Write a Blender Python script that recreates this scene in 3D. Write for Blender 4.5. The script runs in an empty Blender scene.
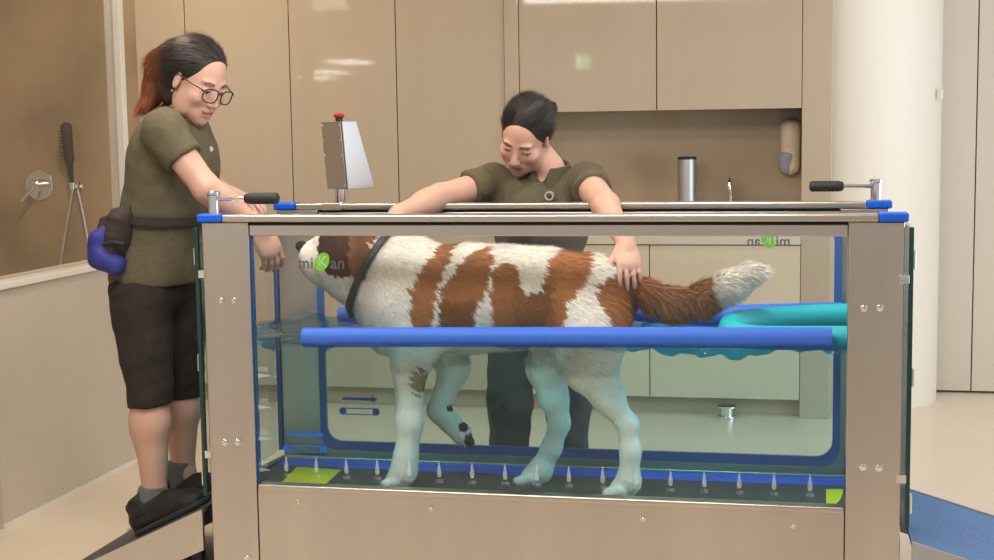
import bpy, bmesh, math, random
import numpy as np
from mathutils import Vector, Matrix
C = bpy.context.scene
COL = C.collection
rng = np.random.default_rng(7)
random.seed(7)

# ---------------------------------------------------------------- camera, world, lights, exposure
CAM = np.array([1.6569, -3.7598, 1.3987]); FPX = 1400.3
YAW, PIT, ROL = -0.2072, 0.1062, -0.0144
def cam_axes():
    cy, sy, cp, sp = math.cos(YAW), math.sin(YAW), math.cos(PIT), math.sin(PIT)
    f = np.array([sy*cp, cy*cp, -sp]); r = np.array([cy, -sy, 0.]); u = np.cross(r, f)
    cr, sr = math.cos(ROL), math.sin(ROL)
    return cr*r+sr*u, -sr*r+cr*u, f
RX, UX, FX = cam_axes()
cd = bpy.data.cameras.new('camera'); cam = bpy.data.objects.new('camera', cd); COL.objects.link(cam)
cam.matrix_world = Matrix([[RX[i], UX[i], -FX[i], CAM[i]] for i in range(3)]+[[0, 0, 0, 1]])
cd.sensor_width = 36; cd.lens = FPX*36/994; cd.clip_end = 100
C.camera = cam
vs = C.view_settings
vs.view_transform = 'Standard'; vs.look = 'None'; vs.gamma = 1; vs.use_curve_mapping = False
vs.exposure = 0.3
C.cycles.max_bounces = 10; C.cycles.transparent_max_bounces = 24; C.cycles.use_denoising = True
C.cycles.caustics_reflective = False; C.cycles.caustics_refractive = False
w = bpy.data.worlds.new('world'); C.world = w; w.use_nodes = True
w.node_tree.nodes['Background'].inputs[0].default_value = (1, .98, .95, 1)
w.node_tree.nodes['Background'].inputs[1].default_value = .42
def area(name, loc, to, size, power, col, sy=None, shape='DISK'):
    l = bpy.data.lights.new(name, 'AREA'); l.shape = shape if sy is None else 'RECTANGLE'
    l.size = size
    if sy: l.size_y = sy
    l.energy = power; l.color = col
    o = bpy.data.objects.new(name, l); COL.objects.link(o); o.location = loc
    o.rotation_euler = (Vector(to)-Vector(loc)).to_track_quat('-Z', 'Y').to_euler()
    return o
WARM = (1, .84, .66); NEUT = (1, .96, .91); COOL = (.90, .96, 1)
area('ceiling_lamp', (-1.2, 1.75, 2.62), (-1.2, 3.05, 1.0), .25, 22, WARM)
area('ceiling_lamp', (.9, 1.9, 2.62), (.9, 1.9, 0), .18, 4, NEUT)
area('ceiling_lamp', (-.3, .2, 2.62), (-.3, .2, 0), .25, 14, WARM)
area('ceiling_lamp', (1.4, .1, 2.62), (1.4, .1, 0), .25, 12, NEUT)
area('ceiling_lamp', (2.5, 2.2, 2.62), (2.3, 2.9, 0), .3, 5, COOL)
area('front_fill', (.6, -1.15, 2.64), (.8, .4, .5), 2.0, 60, NEUT, sy=.8)  # added soft frontal fill for tank and dog, not a fixture of the room
for x, y in ((-3.28, -5.6), (-4.3, -8.0), (-5.1, -9.8)):
    area('corridor_lamp', (x, y, 2.2), (x, y, 0), .4, 26, NEUT, sy=.9)
area('window_daylight', (5.2, 1.0, 1.25), (1.4, 2.4, .5), 2.6, 66, COOL, sy=1.8)

# ---------------------------------------------------------------- helpers
def P(px, py, Y):
    d = FX+(px-497)/FPX*RX+(280-py)/FPX*UX
    return CAM+d*(Y-CAM[1])/d[1]
def lin(r, g, b):
    f = lambda v: v/12.92 if v <= .04045 else ((v+.055)/1.055)**2.4
    return (f(r/255), f(g/255), f(b/255))
def mat(name, col, rough=.5, metal=0., noise=None, bump=None, coat=0, spec=.5, sss=0, attr=None):
    m = bpy.data.materials.new(name); m.use_nodes = True
    nt = m.node_tree; b = nt.nodes['Principled BSDF']
    b.inputs['Base Color'].default_value = (*col, 1); b.inputs['Roughness'].default_value = rough
    b.inputs['Metallic'].default_value = metal; b.inputs['Specular IOR Level'].default_value = spec
    if coat: b.inputs['Coat Weight'].default_value = coat; b.inputs['Coat Roughness'].default_value = .06
    if sss:
        b.inputs['Subsurface Weight'].default_value = sss; b.inputs['Subsurface Radius'].default_value = (.012, .005, .003)
        b.inputs['Subsurface Scale'].default_value = 1
    src = None
    if attr:
        a = nt.nodes.new('ShaderNodeVertexColor'); a.layer_name = attr; src = a.outputs[0]
    if noise:                                   # (scale, amount, (stretch xyz))
        tc = nt.nodes.new('ShaderNodeTexCoord'); mp = nt.nodes.new('ShaderNodeMapping')
        mp.inputs['Scale'].default_value = noise[2]; nt.links.new(tc.outputs['Object'], mp.inputs[0])
        n = nt.nodes.new('ShaderNodeTexNoise'); n.inputs['Scale'].default_value = noise[0]; n.inputs['Detail'].default_value = 5
        nt.links.new(mp.outputs[0], n.inputs[0])
        r = nt.nodes.new('ShaderNodeMapRange'); r.inputs[1].default_value = .3; r.inputs[2].default_value = .7
        r.inputs[3].default_value = 1-noise[1]; r.inputs[4].default_value = 1+noise[1]
        nt.links.new(n.outputs[0], r.inputs[0])
        x = nt.nodes.new('ShaderNodeMix'); x.data_type = 'RGBA'; x.blend_type = 'MULTIPLY'; x.inputs[0].default_value = 1
        if src: nt.links.new(src, x.inputs[6])
        else: x.inputs[6].default_value = (*col, 1)
        nt.links.new(r.outputs[0], x.inputs[7]); src = x.outputs[2]
    if src: nt.links.new(src, b.inputs['Base Color'])
    if bump:                                    # (scale, strength, stretch)
        tc = nt.nodes.new('ShaderNodeTexCoord'); mp = nt.nodes.new('ShaderNodeMapping')
        mp.inputs['Scale'].default_value = bump[2]; nt.links.new(tc.outputs['Object'], mp.inputs[0])
        n = nt.nodes.new('ShaderNodeTexNoise'); n.inputs['Scale'].default_value = bump[0]; n.inputs['Detail'].default_value = 4
        nt.links.new(mp.outputs[0], n.inputs[0])
        bp = nt.nodes.new('ShaderNodeBump'); bp.inputs['Strength'].default_value = bump[1]; bp.inputs['Distance'].default_value = .01
        nt.links.new(n.outputs[0], bp.inputs['Height']); nt.links.new(bp.outputs[0], b.inputs['Normal'])
    return m
def glassmat(name, tint, ior=1.45, rough=.0):
    m = bpy.data.materials.new(name); m.use_nodes = True; nt = m.node_tree; nt.nodes.clear()
    o = nt.nodes.new('ShaderNodeOutputMaterial'); t = nt.nodes.new('ShaderNodeBsdfTransparent')
    t.inputs[0].default_value = (*tint, 1)
    g = nt.nodes.new('ShaderNodeBsdfGlossy'); g.inputs['Roughness'].default_value = rough
    lw = nt.nodes.new('ShaderNodeLayerWeight'); lw.inputs[0].default_value = .5; f0 = ((ior-1)/(ior+1))**2
    pw = nt.nodes.new('ShaderNodeMath'); pw.operation = 'POWER'; pw.inputs[1].default_value = 5; nt.links.new(lw.outputs['Facing'], pw.inputs[0])
    f = nt.nodes.new('ShaderNodeMath'); f.operation = 'MULTIPLY_ADD'; f.name = 'schlick'; f.inputs[1].default_value = 1-f0; f.inputs[2].default_value = f0
    nt.links.new(pw.outputs[0], f.inputs[0])
    x = nt.nodes.new('ShaderNodeMixShader')
    nt.links.new(f.outputs[0], x.inputs[0]); nt.links.new(t.outputs[0], x.inputs[1]); nt.links.new(g.outputs[0], x.inputs[2])
    nt.links.new(x.outputs[0], o.inputs[0]); return m
def watermat():
    m = glassmat('water', (1, 1, 1), 1.33, .02); nt = m.node_tree
    f = nt.nodes['schlick']; x = [n for n in nt.nodes if n.type == 'MIX_SHADER'][0]
    g = nt.nodes.new('ShaderNodeNewGeometry'); s = nt.nodes.new('ShaderNodeSeparateXYZ')
    nt.links.new(g.outputs['True Normal'], s.inputs[0])
    ab = nt.nodes.new('ShaderNodeMath'); ab.operation = 'ABSOLUTE'; nt.links.new(s.outputs[2], ab.inputs[0])
    gt = nt.nodes.new('ShaderNodeMath'); gt.operation = 'GREATER_THAN'; gt.inputs[1].default_value = .45; nt.links.new(ab.outputs[0], gt.inputs[0])
    mu = nt.nodes.new('ShaderNodeMath'); mu.operation = 'MULTIPLY'
    sp = nt.nodes.new('ShaderNodeSeparateXYZ'); nt.links.new(g.outputs['Position'], sp.inputs[0])
    up = nt.nodes.new('ShaderNodeMath'); up.operation = 'GREATER_THAN'; up.inputs[1].default_value = .6; nt.links.new(sp.outputs[2], up.inputs[0])
    m2 = nt.nodes.new('ShaderNodeMath'); m2.operation = 'MULTIPLY'; nt.links.new(gt.outputs[0], m2.inputs[0]); nt.links.new(up.outputs[0], m2.inputs[1])
    nt.links.new(f.outputs[0], mu.inputs[0]); nt.links.new(m2.outputs[0], mu.inputs[1]); nt.links.new(mu.outputs[0], x.inputs[0])
    va = nt.nodes.new('ShaderNodeVolumeAbsorption'); va.inputs['Color'].default_value = (.0, .88, 1, 1); va.inputs['Density'].default_value = .80
    vsn = nt.nodes.new('ShaderNodeVolumeScatter'); vsn.inputs['Color'].default_value = (.35, .85, 1, 1); vsn.inputs['Density'].default_value = .10
    ad = nt.nodes.new('ShaderNodeAddShader'); nt.links.new(va.outputs[0], ad.inputs[0]); nt.links.new(vsn.outputs[0], ad.inputs[1])
    o = [n for n in nt.nodes if n.type == 'OUTPUT_MATERIAL'][0]; nt.links.new(ad.outputs[0], o.inputs['Volume'])
    return m

M = dict(
    steel=mat('brushed_steel', (.60, .535, .475), .34, 1, noise=(6, .06, (1, 1, .15)), bump=(40, .04, (1, 1, .02))),
    steelh=mat('brushed_steel_rail', (.64, .58, .53), .30, 1, noise=(8, .05, (.1, 1, 1)), bump=(60, .04, (.02, 1, 1))),
    chrome=mat('chrome', (.82, .82, .82), .12, 1),
    alu=mat('satin_steel', (.50, .51, .52), .45, 1),
    blue=mat('blue_plastic', lin(5, 92, 222), .4),
    gasket=mat('blue_gasket', lin(38, 92, 160), .45),
    black=mat('black_rubber', (.018, .018, .02), .6),
    belt=mat('treadmill_belt', (.045, .05, .052), .75, noise=(60, .25, (1, 1, 1))),
    yellow=mat('yellow_mark', lin(255, 228, 10), .5),
    cab=mat('cabinet_laminate', lin(178, 163, 143), .035, noise=(3, .03, (1, 1, .2)), spec=.45),
    cabdark=mat('cabinet_carcass', lin(70, 60, 50), .6),
    cablit=mat('cabinet_laminate_lit', lin(205, 192, 170), .2, noise=(3, .03, (1, 1, .2)), spec=.45),  # cabinet laminate lightened: stronger light on the base fronts put into the colour
    splash=mat('backsplash', lin(178, 158, 133), .12, noise=(2.5, .06, (1, 1, 1)), spec=.5),
    top=mat('worktop', lin(200, 190, 172), .3),
    brown=mat('shower_stone', lin(160, 140, 116), .22, noise=(2.2, .24, (1, 1, 1)), spec=.4),
    floor=mat('floor_vinyl', lin(218, 205, 186), .32, noise=(4, .03, (.4, 2, 1))),
    white=mat('white_paint', lin(222, 216, 205), .5),
    part=mat('partition_laminate', lin(190, 180, 165), .35, noise=(3, .04, (1, 1, 1))),
    wallr=mat('right_wall_panel', lin(198, 190, 178), .3),
    ceil=mat('ceiling_paint', lin(225, 215, 200), .8),
    ramp=mat('ramp_rubber', (.07, .066, .07), .75, noise=(90, .3, (1, 1, 1))),
    rampb=mat('ramp_blue_rubber', lin(92, 122, 168), .8, noise=(110, .18, (1, 1, 1))),
    glass=glassmat('clear_glass', (.98, .99, .985)),
    screen=glassmat('shower_glass', (.92, .905, .88)),
    gedge=mat('glass_edge', (.008, .045, .042), .15),
    noodle=mat('blue_foam', lin(45, 110, 228), .55, bump=(120, .12, (1, 1, 1))),
    teal=mat('teal_foam', lin(10, 190, 205), .55, bump=(120, .12, (1, 1, 1))),
    red=mat('red_plastic', lin(190, 25, 20), .4),
    ivory=mat('ivory_plastic', lin(238, 220, 194), .35),
    smoky=mat('dispenser_window', lin(165, 165, 185), .15),
    ink=mat('glass_print_white', lin(225, 235, 235), .6),
    inkb=mat('glass_print_blue', lin(20, 105, 200), .6),
    inkg=mat('glass_print_grey', lin(92, 96, 100), .6),
    inkgr=mat('glass_print_green', lin(120, 195, 30), .6),
    skin=mat('skin', (.6, .36, .27), .5, sss=.08, attr='Col'),
    polo=mat('olive_polo_cloth', lin(92, 84, 64), .9, noise=(60, .12, (1, 1, 1)), bump=(160, .15, (1, 1, 1))),
    poloc=mat('olive_polo_collar', lin(84, 78, 60), .9, bump=(200, .2, (1, 1, 1))),
    shorts=mat('dark_brown_shorts', lin(45, 37, 33), .9, noise=(40, .2, (1, 1, 1))),
    trousers=mat('charcoal_trousers', lin(58, 58, 62), .9, noise=(40, .15, (1, 1, 1))),
    hair=mat('hair', (.02, .015, .012), .5, attr='Col'),
    shoe=mat('black_shoe', (.014, .014, .014), .6, bump=(120, .3, (1, 1, 1))),
    sole=mat('shoe_sole', (.035, .035, .034), .7),
    sock=mat('grey_sock', lin(105, 108, 105), .9),
    pouch=mat('pouch_brown', (.035, .022, .02), .8),
    pouchb=mat('pouch_blue', lin(45, 50, 130), .7),
    fur=mat('dog_coat', (.8, .77, .7), .8, attr='Col', sss=0, spec=.2),
    collar=mat('black_collar', (.012, .012, .012), .55),
    patchw=mat('white_embroidery', lin(175, 172, 155), .8),
    eye=mat('eye', (.05, .03, .02), .15),
    lampw=mat('sign_white', (.9, .95, .9), .5),
    exitg=mat('sign_green', lin(20, 140, 60), .5),
)
M['water'] = watermat()
for k_, c_, e_ in (('exitg', (.02, .45, .12), 9), ('lampw', (.8, 1, .85), 5)):
    b_ = M[k_].node_tree.nodes['Principled BSDF']; b_.inputs['Emission Color'].default_value = (*c_, 1); b_.inputs['Emission Strength'].default_value = e_
for k_, al in (('ink', .27), ('inkb', .85), ('inkg', .8), ('inkgr', .9)):
    b_ = M[k_].node_tree.nodes['Principled BSDF']; b_.inputs['Alpha'].default_value = al

def finish(name, bm, m, parent=None, smooth=True, ang=.6):
    me = bpy.data.meshes.new(name)
    bmesh.ops.recalc_face_normals(bm, faces=bm.faces[:])
    for f in bm.faces: f.smooth = smooth
    if smooth:
        for e in bm.edges:
            if len(e.link_faces) == 2 and e.calc_face_angle(0) > ang: e.smooth = False
    bm.to_mesh(me); bm.free()
    o = link(name, me, m, parent)
    if smooth: o.modifiers.new('even_shading', 'WEIGHTED_NORMAL').keep_sharp = True
    return o
def link(name, me, m, parent=None):
    o = bpy.data.objects.new(name, me); COL.objects.link(o)
    if m is not None: me.materials.append(m)
    adopt(o, parent)
    return o
def adopt(o, parent):
    if parent is not None:
        o.parent = parent
        o.matrix_parent_inverse = Matrix.Translation(-Vector(parent.location)) if parent.type == 'EMPTY' else Matrix.Identity(4)
def thing(name, label, cat, loc=(0, 0, 0), group=None):
    o = bpy.data.objects.new(name, None); COL.objects.link(o); o.location = loc; o.empty_display_size = .05
    o['label'] = label; o['category'] = cat
    if group: o['group'] = group
    return o
def tag(o, label, cat, group=None, kind=None):
    o['label'] = label; o['category'] = cat
    if group: o['group'] = group
    if kind: o['kind'] = kind
    return o
def struct(o, label=None):
    o['kind'] = 'structure'
    if label: o['label'] = label
    return o
class MB:
    def __init__(s): s.bm = bmesh.new()
    def box(s, a, b, bev=0, M_=None):
        vs_ = [s.bm.verts.new((x, y, z)) for x in (a[0], b[0]) for y in (a[1], b[1]) for z in (a[2], b[2])]
        fs = [s.bm.faces.new([vs_[i] for i in q]) for q in ((0, 1, 3, 2), (4, 6, 7, 5), (0, 4, 5, 1), (2, 3, 7, 6), (0, 2, 6, 4), (1, 5, 7, 3))]
        if bev:
            r = bmesh.ops.bevel(s.bm, geom=list({e for f in fs for e in f.edges}), offset=bev, segments=3, profile=.5, affect='EDGES')
            if M_ is not None: bmesh.ops.transform(s.bm, matrix=M_, verts=list({v for f in r['faces'] for v in f.verts} | {v for v in vs_ if v.is_valid}))
        elif M_ is not None: bmesh.ops.transform(s.bm, matrix=M_, verts=vs_)
        return s
    def tube(s, pts, r, n=14, caps=True):
        pts = [Vector(p) for p in pts]; rs = r if isinstance(r, (list, tuple)) else [r]*len(pts)
        rings = []; ref = None
        for i, p in enumerate(pts):
            d = (pts[min(i+1, len(pts)-1)]-pts[max(i-1, 0)]).normalized()
            if ref is None: ref = d.orthogonal().normalized()
            ref = (ref-d*ref.dot(d)).normalized(); b = d.cross(ref)
            rings.append([s.bm.verts.new(p+(ref*math.cos(t)+b*math.sin(t))*rs[i]) for t in [2*math.pi*k/n for k in range(n)]])
        for A, B in zip(rings, rings[1:]):
            for k in range(n): s.bm.faces.new([A[k], A[(k+1) % n], B[(k+1) % n], B[k]])
        if caps:
            s.bm.faces.new(rings[0][::-1]); s.bm.faces.new(rings[-1])
        return s
    def lathe(s, a, ax, prof, n=20):                       # prof: (distance along ax, radius)
        a = Vector(a); ax = Vector(ax).normalized()
        u = ax.orthogonal().normalized(); v = ax.cross(u); rings = []
        for t, r in prof:
            rings.append([s.bm.verts.new(a+ax*t+(u*math.cos(q)+v*math.sin(q))*max(r, 1e-4)) for q in [2*math.pi*k/n for k in range(n)]])
        for A, B in zip(rings, rings[1:]):
            for k in range(n): s.bm.faces.new([A[k], A[(k+1) % n], B[(k+1) % n], B[k]])
        s.bm.faces.new(rings[0][::-1]); s.bm.faces.new(rings[-1]); return s
    def prism(s, poly, d, bev=0):                          # poly: 3-D points of a planar polygon, d: extrusion vector
        d = Vector(d); A = [s.bm.verts.new(p) for p in poly]; B = [s.bm.verts.new(Vector(p)+d) for p in poly]
        n = len(A); fs = [s.bm.faces.new(A), s.bm.faces.new(B[::-1])]
        for k in range(n): fs.append(s.bm.faces.new([A[k], B[k], B[(k+1) % n], A[(k+1) % n]]))
        if bev: bmesh.ops.bevel(s.bm, geom=list({e for f in fs for e in f.edges}), offset=bev, segments=2, profile=.5, affect='EDGES')
        return s
    def ring(s, outer, inner, d):                          # plate between two loops with the same count, extruded by d
        d = Vector(d); n = len(outer)
        L = [[s.bm.verts.new(p) for p in outer], [s.bm.verts.new(p) for p in inner],
             [s.bm.verts.new(Vector(p)+d) for p in outer], [s.bm.verts.new(Vector(p)+d) for p in inner]]
        for k in range(n):
            j = (k+1) % n
            for a, b in ((0, 1), (2, 3), (0, 2), (1, 3)):
                s.bm.faces.new([L[a][k], L[a][j], L[b][j], L[b][k]])
        return s
    def mesh(s, me, Mx):
        t = bmesh.new(); t.from_mesh(me); t.transform(Mx)
        tmp = bpy.data.meshes.new('t'); t.to_mesh(tmp); t.free(); s.bm.from_mesh(tmp); bpy.data.meshes.remove(tmp); return s
    def out(s, name, m, parent=None, smooth=True, ang=.6): return finish(name, s.bm, m, parent, smooth, ang)
def bez(pts, n=24):
    pts = [Vector(p) for p in pts]; out = []
    for i in range(len(pts)-1):
        p0 = pts[max(i-1, 0)]; p1 = pts[i]; p2 = pts[i+1]; p3 = pts[min(i+2, len(pts)-1)]
        for k in range(n):
            t = k/n
            out.append(.5*((2*p1)+(p2-p0)*t+(2*p0-5*p1+4*p2-p3)*t*t+(3*p1-p0-3*p2+p3)*t**3))
    out.append(pts[-1]); return out
_tx = {}
def text_mesh(s, bold=False):
    if (s, bold) not in _tx:
        c = bpy.data.curves.new('t', 'FONT'); c.body = s; c.size = 1; c.extrude = .01; c.offset = .02 if bold else 0
        c.align_x = 'CENTER'; c.align_y = 'CENTER'
        o = bpy.data.objects.new('t', c); COL.objects.link(o); bpy.context.view_layer.update()
        me = bpy.data.meshes.new_from_object(o.evaluated_get(bpy.context.evaluated_depsgraph_get()))
        bpy.data.objects.remove(o); _tx[(s, bold)] = me
    return _tx[(s, bold)]
def onglass(x, z, y, size, mirror=False):                  # text frame on an X-Z pane facing -Y
    sx = -1 if mirror else 1
    return Matrix(((sx*size, 0, 0, x), (0, 0, -size*.05, y), (0, size, 0, z), (0, 0, 0, 1)))

# ---------------------------------------------------------------- signed-distance modeller
def _n(v): v = np.asarray(v, float); return v/np.linalg.norm(v)
class SDF:
    def __init__(s): s.ops = []
    def rc(s, a, b, ra, rb, k=.02, op='u', cap=None, sy=1.0): s.ops.append(('rc', np.array(a, float), np.array(b, float), ra, rb, k, op, cap, sy)); return s
    def el(s, c, r, R=None, k=.02, op='u'): s.ops.append(('el', np.array(c, float), np.array(r, float), np.eye(3) if R is None else np.array(R, float), k, op)); return s
    def plane(s, p, n, lo=None, hi=None): s.ops.append(('pl', np.array(p, float), _n(n), lo, hi)); return s   # keep the side the normal points away from
    def noise(s, amp, fr, seed=0): s.ops.append(('no', amp, fr, seed)); return s
    def inflate(s, t): s.ops.append(('in', t)); return s
    def slab(s, p, n, t): s.ops.append(('sl', np.array(p, float), _n(n), t)); return s
    def chain(s, pts, rs, k=.02, **kw):
        for i in range(len(pts)-1): s.rc(pts[i], pts[i+1], rs[i], rs[i+1], k, **kw)
        return s
    def mesh(s, h, smooth=2):
        lo, hi = np.full(3, 9.), np.full(3, -9.)
        for o in s.ops:
            if o[0] == 'rc' and o[6] == 'u':
                r = max(o[3], o[4])*1.3
                lo = np.minimum(lo, np.minimum(o[1], o[2])-r); hi = np.maximum(hi, np.maximum(o[1], o[2])+r)
            if o[0] == 'el' and o[5] == 'u':
                r = o[2].max(); lo = np.minimum(lo, o[1]-r); hi = np.maximum(hi, o[1]+r)
        lo -= 5*h+.02; hi += 5*h+.02
        n = np.ceil((hi-lo)/h).astype(int)+1
        ax = [lo[i]+h*np.arange(n[i]) for i in range(3)]
        F = np.full(n, 1., np.float32)
        for o in s.ops:
            if o[0] in ('rc', 'el'):
                if o[0] == 'rc':
                    _, a, b, ra, rb, k, op, cap, sy = o
                    r = max(ra, rb)*1.3; l0 = np.minimum(a, b)-r; h0 = np.maximum(a, b)+r
                else:
                    _, c, rr, R, k, op = o; l0 = c-rr.max(); h0 = c+rr.max()
                pad = k+3*h
                i0 = np.maximum(((l0-pad-lo)/h).astype(int), 0); i1 = np.minimum(((h0+pad-lo)/h).astype(int)+2, n)
                if (i1 <= i0).any(): continue
                sl = tuple(slice(i0[i], i1[i]) for i in range(3))
                X, Y, Z = np.meshgrid(*[ax[i][sl[i]].astype(np.float32) for i in range(3)], indexing='ij', sparse=True)
                if o[0] == 'rc':
                    ab = b-a; L2 = max(float(ab@ab), 1e-12)
                    t = ((X-a[0])*ab[0]+(Y-a[1])*ab[1]+(Z-a[2])*ab[2])/L2
                    tc = np.clip(t, 0, 1.25 if cap else 1)
                    d = np.sqrt((X-a[0]-tc*ab[0])**2+((Y-a[1]-tc*ab[1])/sy)**2+(Z-a[2]-tc*ab[2])**2)-(ra+np.clip(tc, 0, 1)*(rb-ra))
                    if cap: d = np.maximum(d, (t-1)*math.sqrt(L2))
                else:
                    q = [(X-c[0])*R[0, j]+(Y-c[1])*R[1, j]+(Z-c[2])*R[2, j] for j in range(3)]
                    k0 = np.sqrt(sum((q[j]/rr[j])**2 for j in range(3))); k1 = np.sqrt(sum((q[j]/rr[j]**2)**2 for j in range(3)))+1e-9
                    d = k0*(k0-1)/k1
                G = F[sl]
                if op == 'u':
                    hh = np.clip(.5+.5*(G-d)/k, 0, 1); F[sl] = G*(1-hh)+d*hh-k*hh*(1-hh)
                else:
                    hh = np.clip(.5-.5*(G+d)/k, 0, 1); F[sl] = G*(1-hh)-d*hh+k*hh*(1-hh)
            else:
                X, Y, Z = np.meshgrid(*[a_.astype(np.float32) for a_ in ax], indexing='ij', sparse=True)
                if o[0] == 'pl':
                    d = (X-o[1][0])*o[2][0]+(Y-o[1][1])*o[2][1]+(Z-o[1][2])*o[2][2]
                    F = np.maximum(F, d)
                elif o[0] == 'sl':
                    d = np.abs((X-o[1][0])*o[2][0]+(Y-o[1][1])*o[2][1]+(Z-o[1][2])*o[2][2])-o[3]
                    F = np.maximum(F, d)
                elif o[0] == 'in': F = F-o[1]
                elif o[0] == 'no':
                    r_ = np.random.default_rng(o[3])
                    N = 0
                    for q in range(4):
                        v = r_.normal(size=3)*o[2]*(1+.6*q); N = N+np.sin(X*v[0]+Y*v[1]+Z*v[2]+r_.uniform(0, 6))/(1+.5*q)
                    F = F+o[1]*N
        F = F.astype(np.float32)
        S = F < 0
        c = np.zeros(n-1, np.int8)
        offs = [(i, j, k) for i in (0, 1) for j in (0, 1) for k in (0, 1)]
        sub = lambda A, o: A[o[0]:A.shape[0]-1+o[0], o[1]:A.shape[1]-1+o[1], o[2]:A.shape[2]-1+o[2]]
        for o in offs: c += sub(S, o)
        act = (c > 0) & (c < 8); I = np.argwhere(act)
        idx = np.full(act.shape, -1, np.int32); idx[act] = np.arange(len(I))
        f = {o: F[I[:, 0]+o[0], I[:, 1]+o[1], I[:, 2]+o[2]] for o in offs}
        acc = np.zeros((len(I), 3)); cnt = np.zeros(len(I))
        for o in offs:
            for axn in range(3):
                if o[axn]: continue
                o2 = list(o); o2[axn] = 1; o2 = tuple(o2)
                A, B = f[o], f[o2]; m = (A < 0) != (B < 0)
                t = np.where(m, A/np.where(m, A-B, 1), 0)
                p = np.tile(np.array(o, float), (len(I), 1)); p[:, axn] = t
                acc[m] += p[m]; cnt[m] += 1
        V = lo+h*(I+acc/cnt[:, None])
        Q = []
        for a_, b_, c_ in ((0, 1, 2), (1, 2, 0), (2, 0, 1)):
            s0 = [slice(None)]*3; s1 = [slice(None)]*3; s0[a_] = slice(0, -1); s1[a_] = slice(1, None)
            A, B = S[tuple(s0)], S[tuple(s1)]
            E_ = np.argwhere(A != B); E_ = E_[(E_[:, b_] > 0) & (E_[:, c_] > 0) & (E_[:, b_] < n[b_]-1) & (E_[:, c_] < n[c_]-1)]
            ins = A[tuple(E_.T)]
            q = []
            for db, dc in ((-1, -1), (0, -1), (0, 0), (-1, 0)):
                e = E_.copy(); e[:, b_] += db; e[:, c_] += dc; q.append(idx[tuple(e.T)])
            q = np.stack(q, 1); q[~ins] = q[~ins][:, ::-1]; Q.append(q)
        Q = np.concatenate(Q)
        e = np.concatenate([Q[:, [0, 1]], Q[:, [1, 2]], Q[:, [2, 3]], Q[:, [3, 0]]]); e = np.concatenate([e, e[:, ::-1]])
        for _ in range(smooth):
            den = np.bincount(e[:, 0], minlength=len(V))
            av = np.stack([np.bincount(e[:, 0], V[e[:, 1], j], len(V)) for j in range(3)], 1)/np.maximum(den, 1)[:, None]
            V = V*.5+av*.5
        return V, Q
def npmesh(name, V, Q, m, parent=None, col=None, smooth=True):
    me = bpy.data.meshes.new(name); k = Q.shape[1]
    me.vertices.add(len(V)); me.vertices.foreach_set('co', V.astype(np.float32).ravel())
    me.loops.add(Q.size); me.loops.foreach_set('vertex_index', Q.astype(np.int32).ravel())
    me.polygons.add(len(Q)); me.polygons.foreach_set('loop_start', np.arange(0, Q.size, k, dtype=np.int32))
    me.polygons.foreach_set('use_smooth', np.full(len(Q), smooth))
    me.update(calc_edges=True); me.validate()
    if col is not None:
        a = me.color_attributes.new('Col', 'FLOAT_COLOR', 'POINT')
        a.data.foreach_set('color', np.concatenate([col, np.ones((len(col), 1))], 1).astype(np.float32).ravel())
    return link(name, me, m, parent)
def vnormals(V, Q):
    nf = np.cross(V[Q[:, 2]]-V[Q[:, 0]], V[Q[:, 3]]-V[Q[:, 1]])
    N = np.zeros_like(V)
    for j in range(4):
        for a in range(3): N[:, a] += np.bincount(Q[:, j], nf[:, a], len(V))
    return N/np.maximum(np.linalg.norm(N, axis=1), 1e-9)[:, None]
def blades(name, pos, dirs, nrm, length, width, col, m, parent, droop=0.0, tipcol=None, seg=2):
    n = len(pos); side = np.cross(dirs, nrm); side /= np.maximum(np.linalg.norm(side, axis=1), 1e-9)[:, None]
    L = length[:, None]; W = width[:, None]
    b0 = pos-side*W*.5; b1 = pos+side*W*.5
    mid = pos+dirs*L*.55+nrm*0; tip = pos+dirs*L+np.array([0, 0, -1.])*droop*L
    m0 = mid-side*W*.38; m1 = mid+side*W*.38
    V = np.stack([b0, b1, m0, m1, tip], 1).reshape(-1, 3); o = (np.arange(n)*5)[:, None]
    T = np.concatenate([o+np.array([[0, 1, 3]]), o+np.array([[0, 3, 2]]), o+np.array([[2, 3, 4]])])
    tc = col if tipcol is None else tipcol
    Cc = np.stack([col, col, (col+tc)/2, (col+tc)/2, tc], 1).reshape(-1, 3)
    return npmesh(name, V, T, m, parent, Cc)
def rotm(yaw, pitch, roll):                                # columns: forward, left, up
    cy, sy = math.cos(yaw), math.sin(yaw); cp, sp = math.cos(pitch), math.sin(pitch); cr, sr = math.cos(roll), math.sin(roll)
    Rz = np.array([[cy, -sy, 0], [sy, cy, 0], [0, 0, 1]]); Ry = np.array([[cp, 0, sp], [0, 1, 0], [-sp, 0, cp]])
    Rx = np.array([[1, 0, 0], [0, cr, -sr], [0, sr, cr]])
    return Rz@Ry@Rx
# ---------------------------------------------------------------- the setting
struct(MB().box((-7, -11, -.1), (5.5, 4.2, 0)).out('floor', M['floor'], smooth=False))
struct(MB().box((-7, -11, 2.7), (3.2, 4.2, 2.8)).out('ceiling', M['ceil'], smooth=False))
struct(MB().box((-4, 3.06, 0), (-1.66, 3.2, 2.7)).out('wall_shower', M['brown'], smooth=False))
struct(MB().box((-1.66, 3.40, 0), (1.83, 3.5, 2.7)).out('wall_back', M['splash'], smooth=False))
struct(MB().box((-4.1, -3.8, 0), (-4, 3.2, 2.7)).out('wall_left', M['white'], smooth=False))
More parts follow.
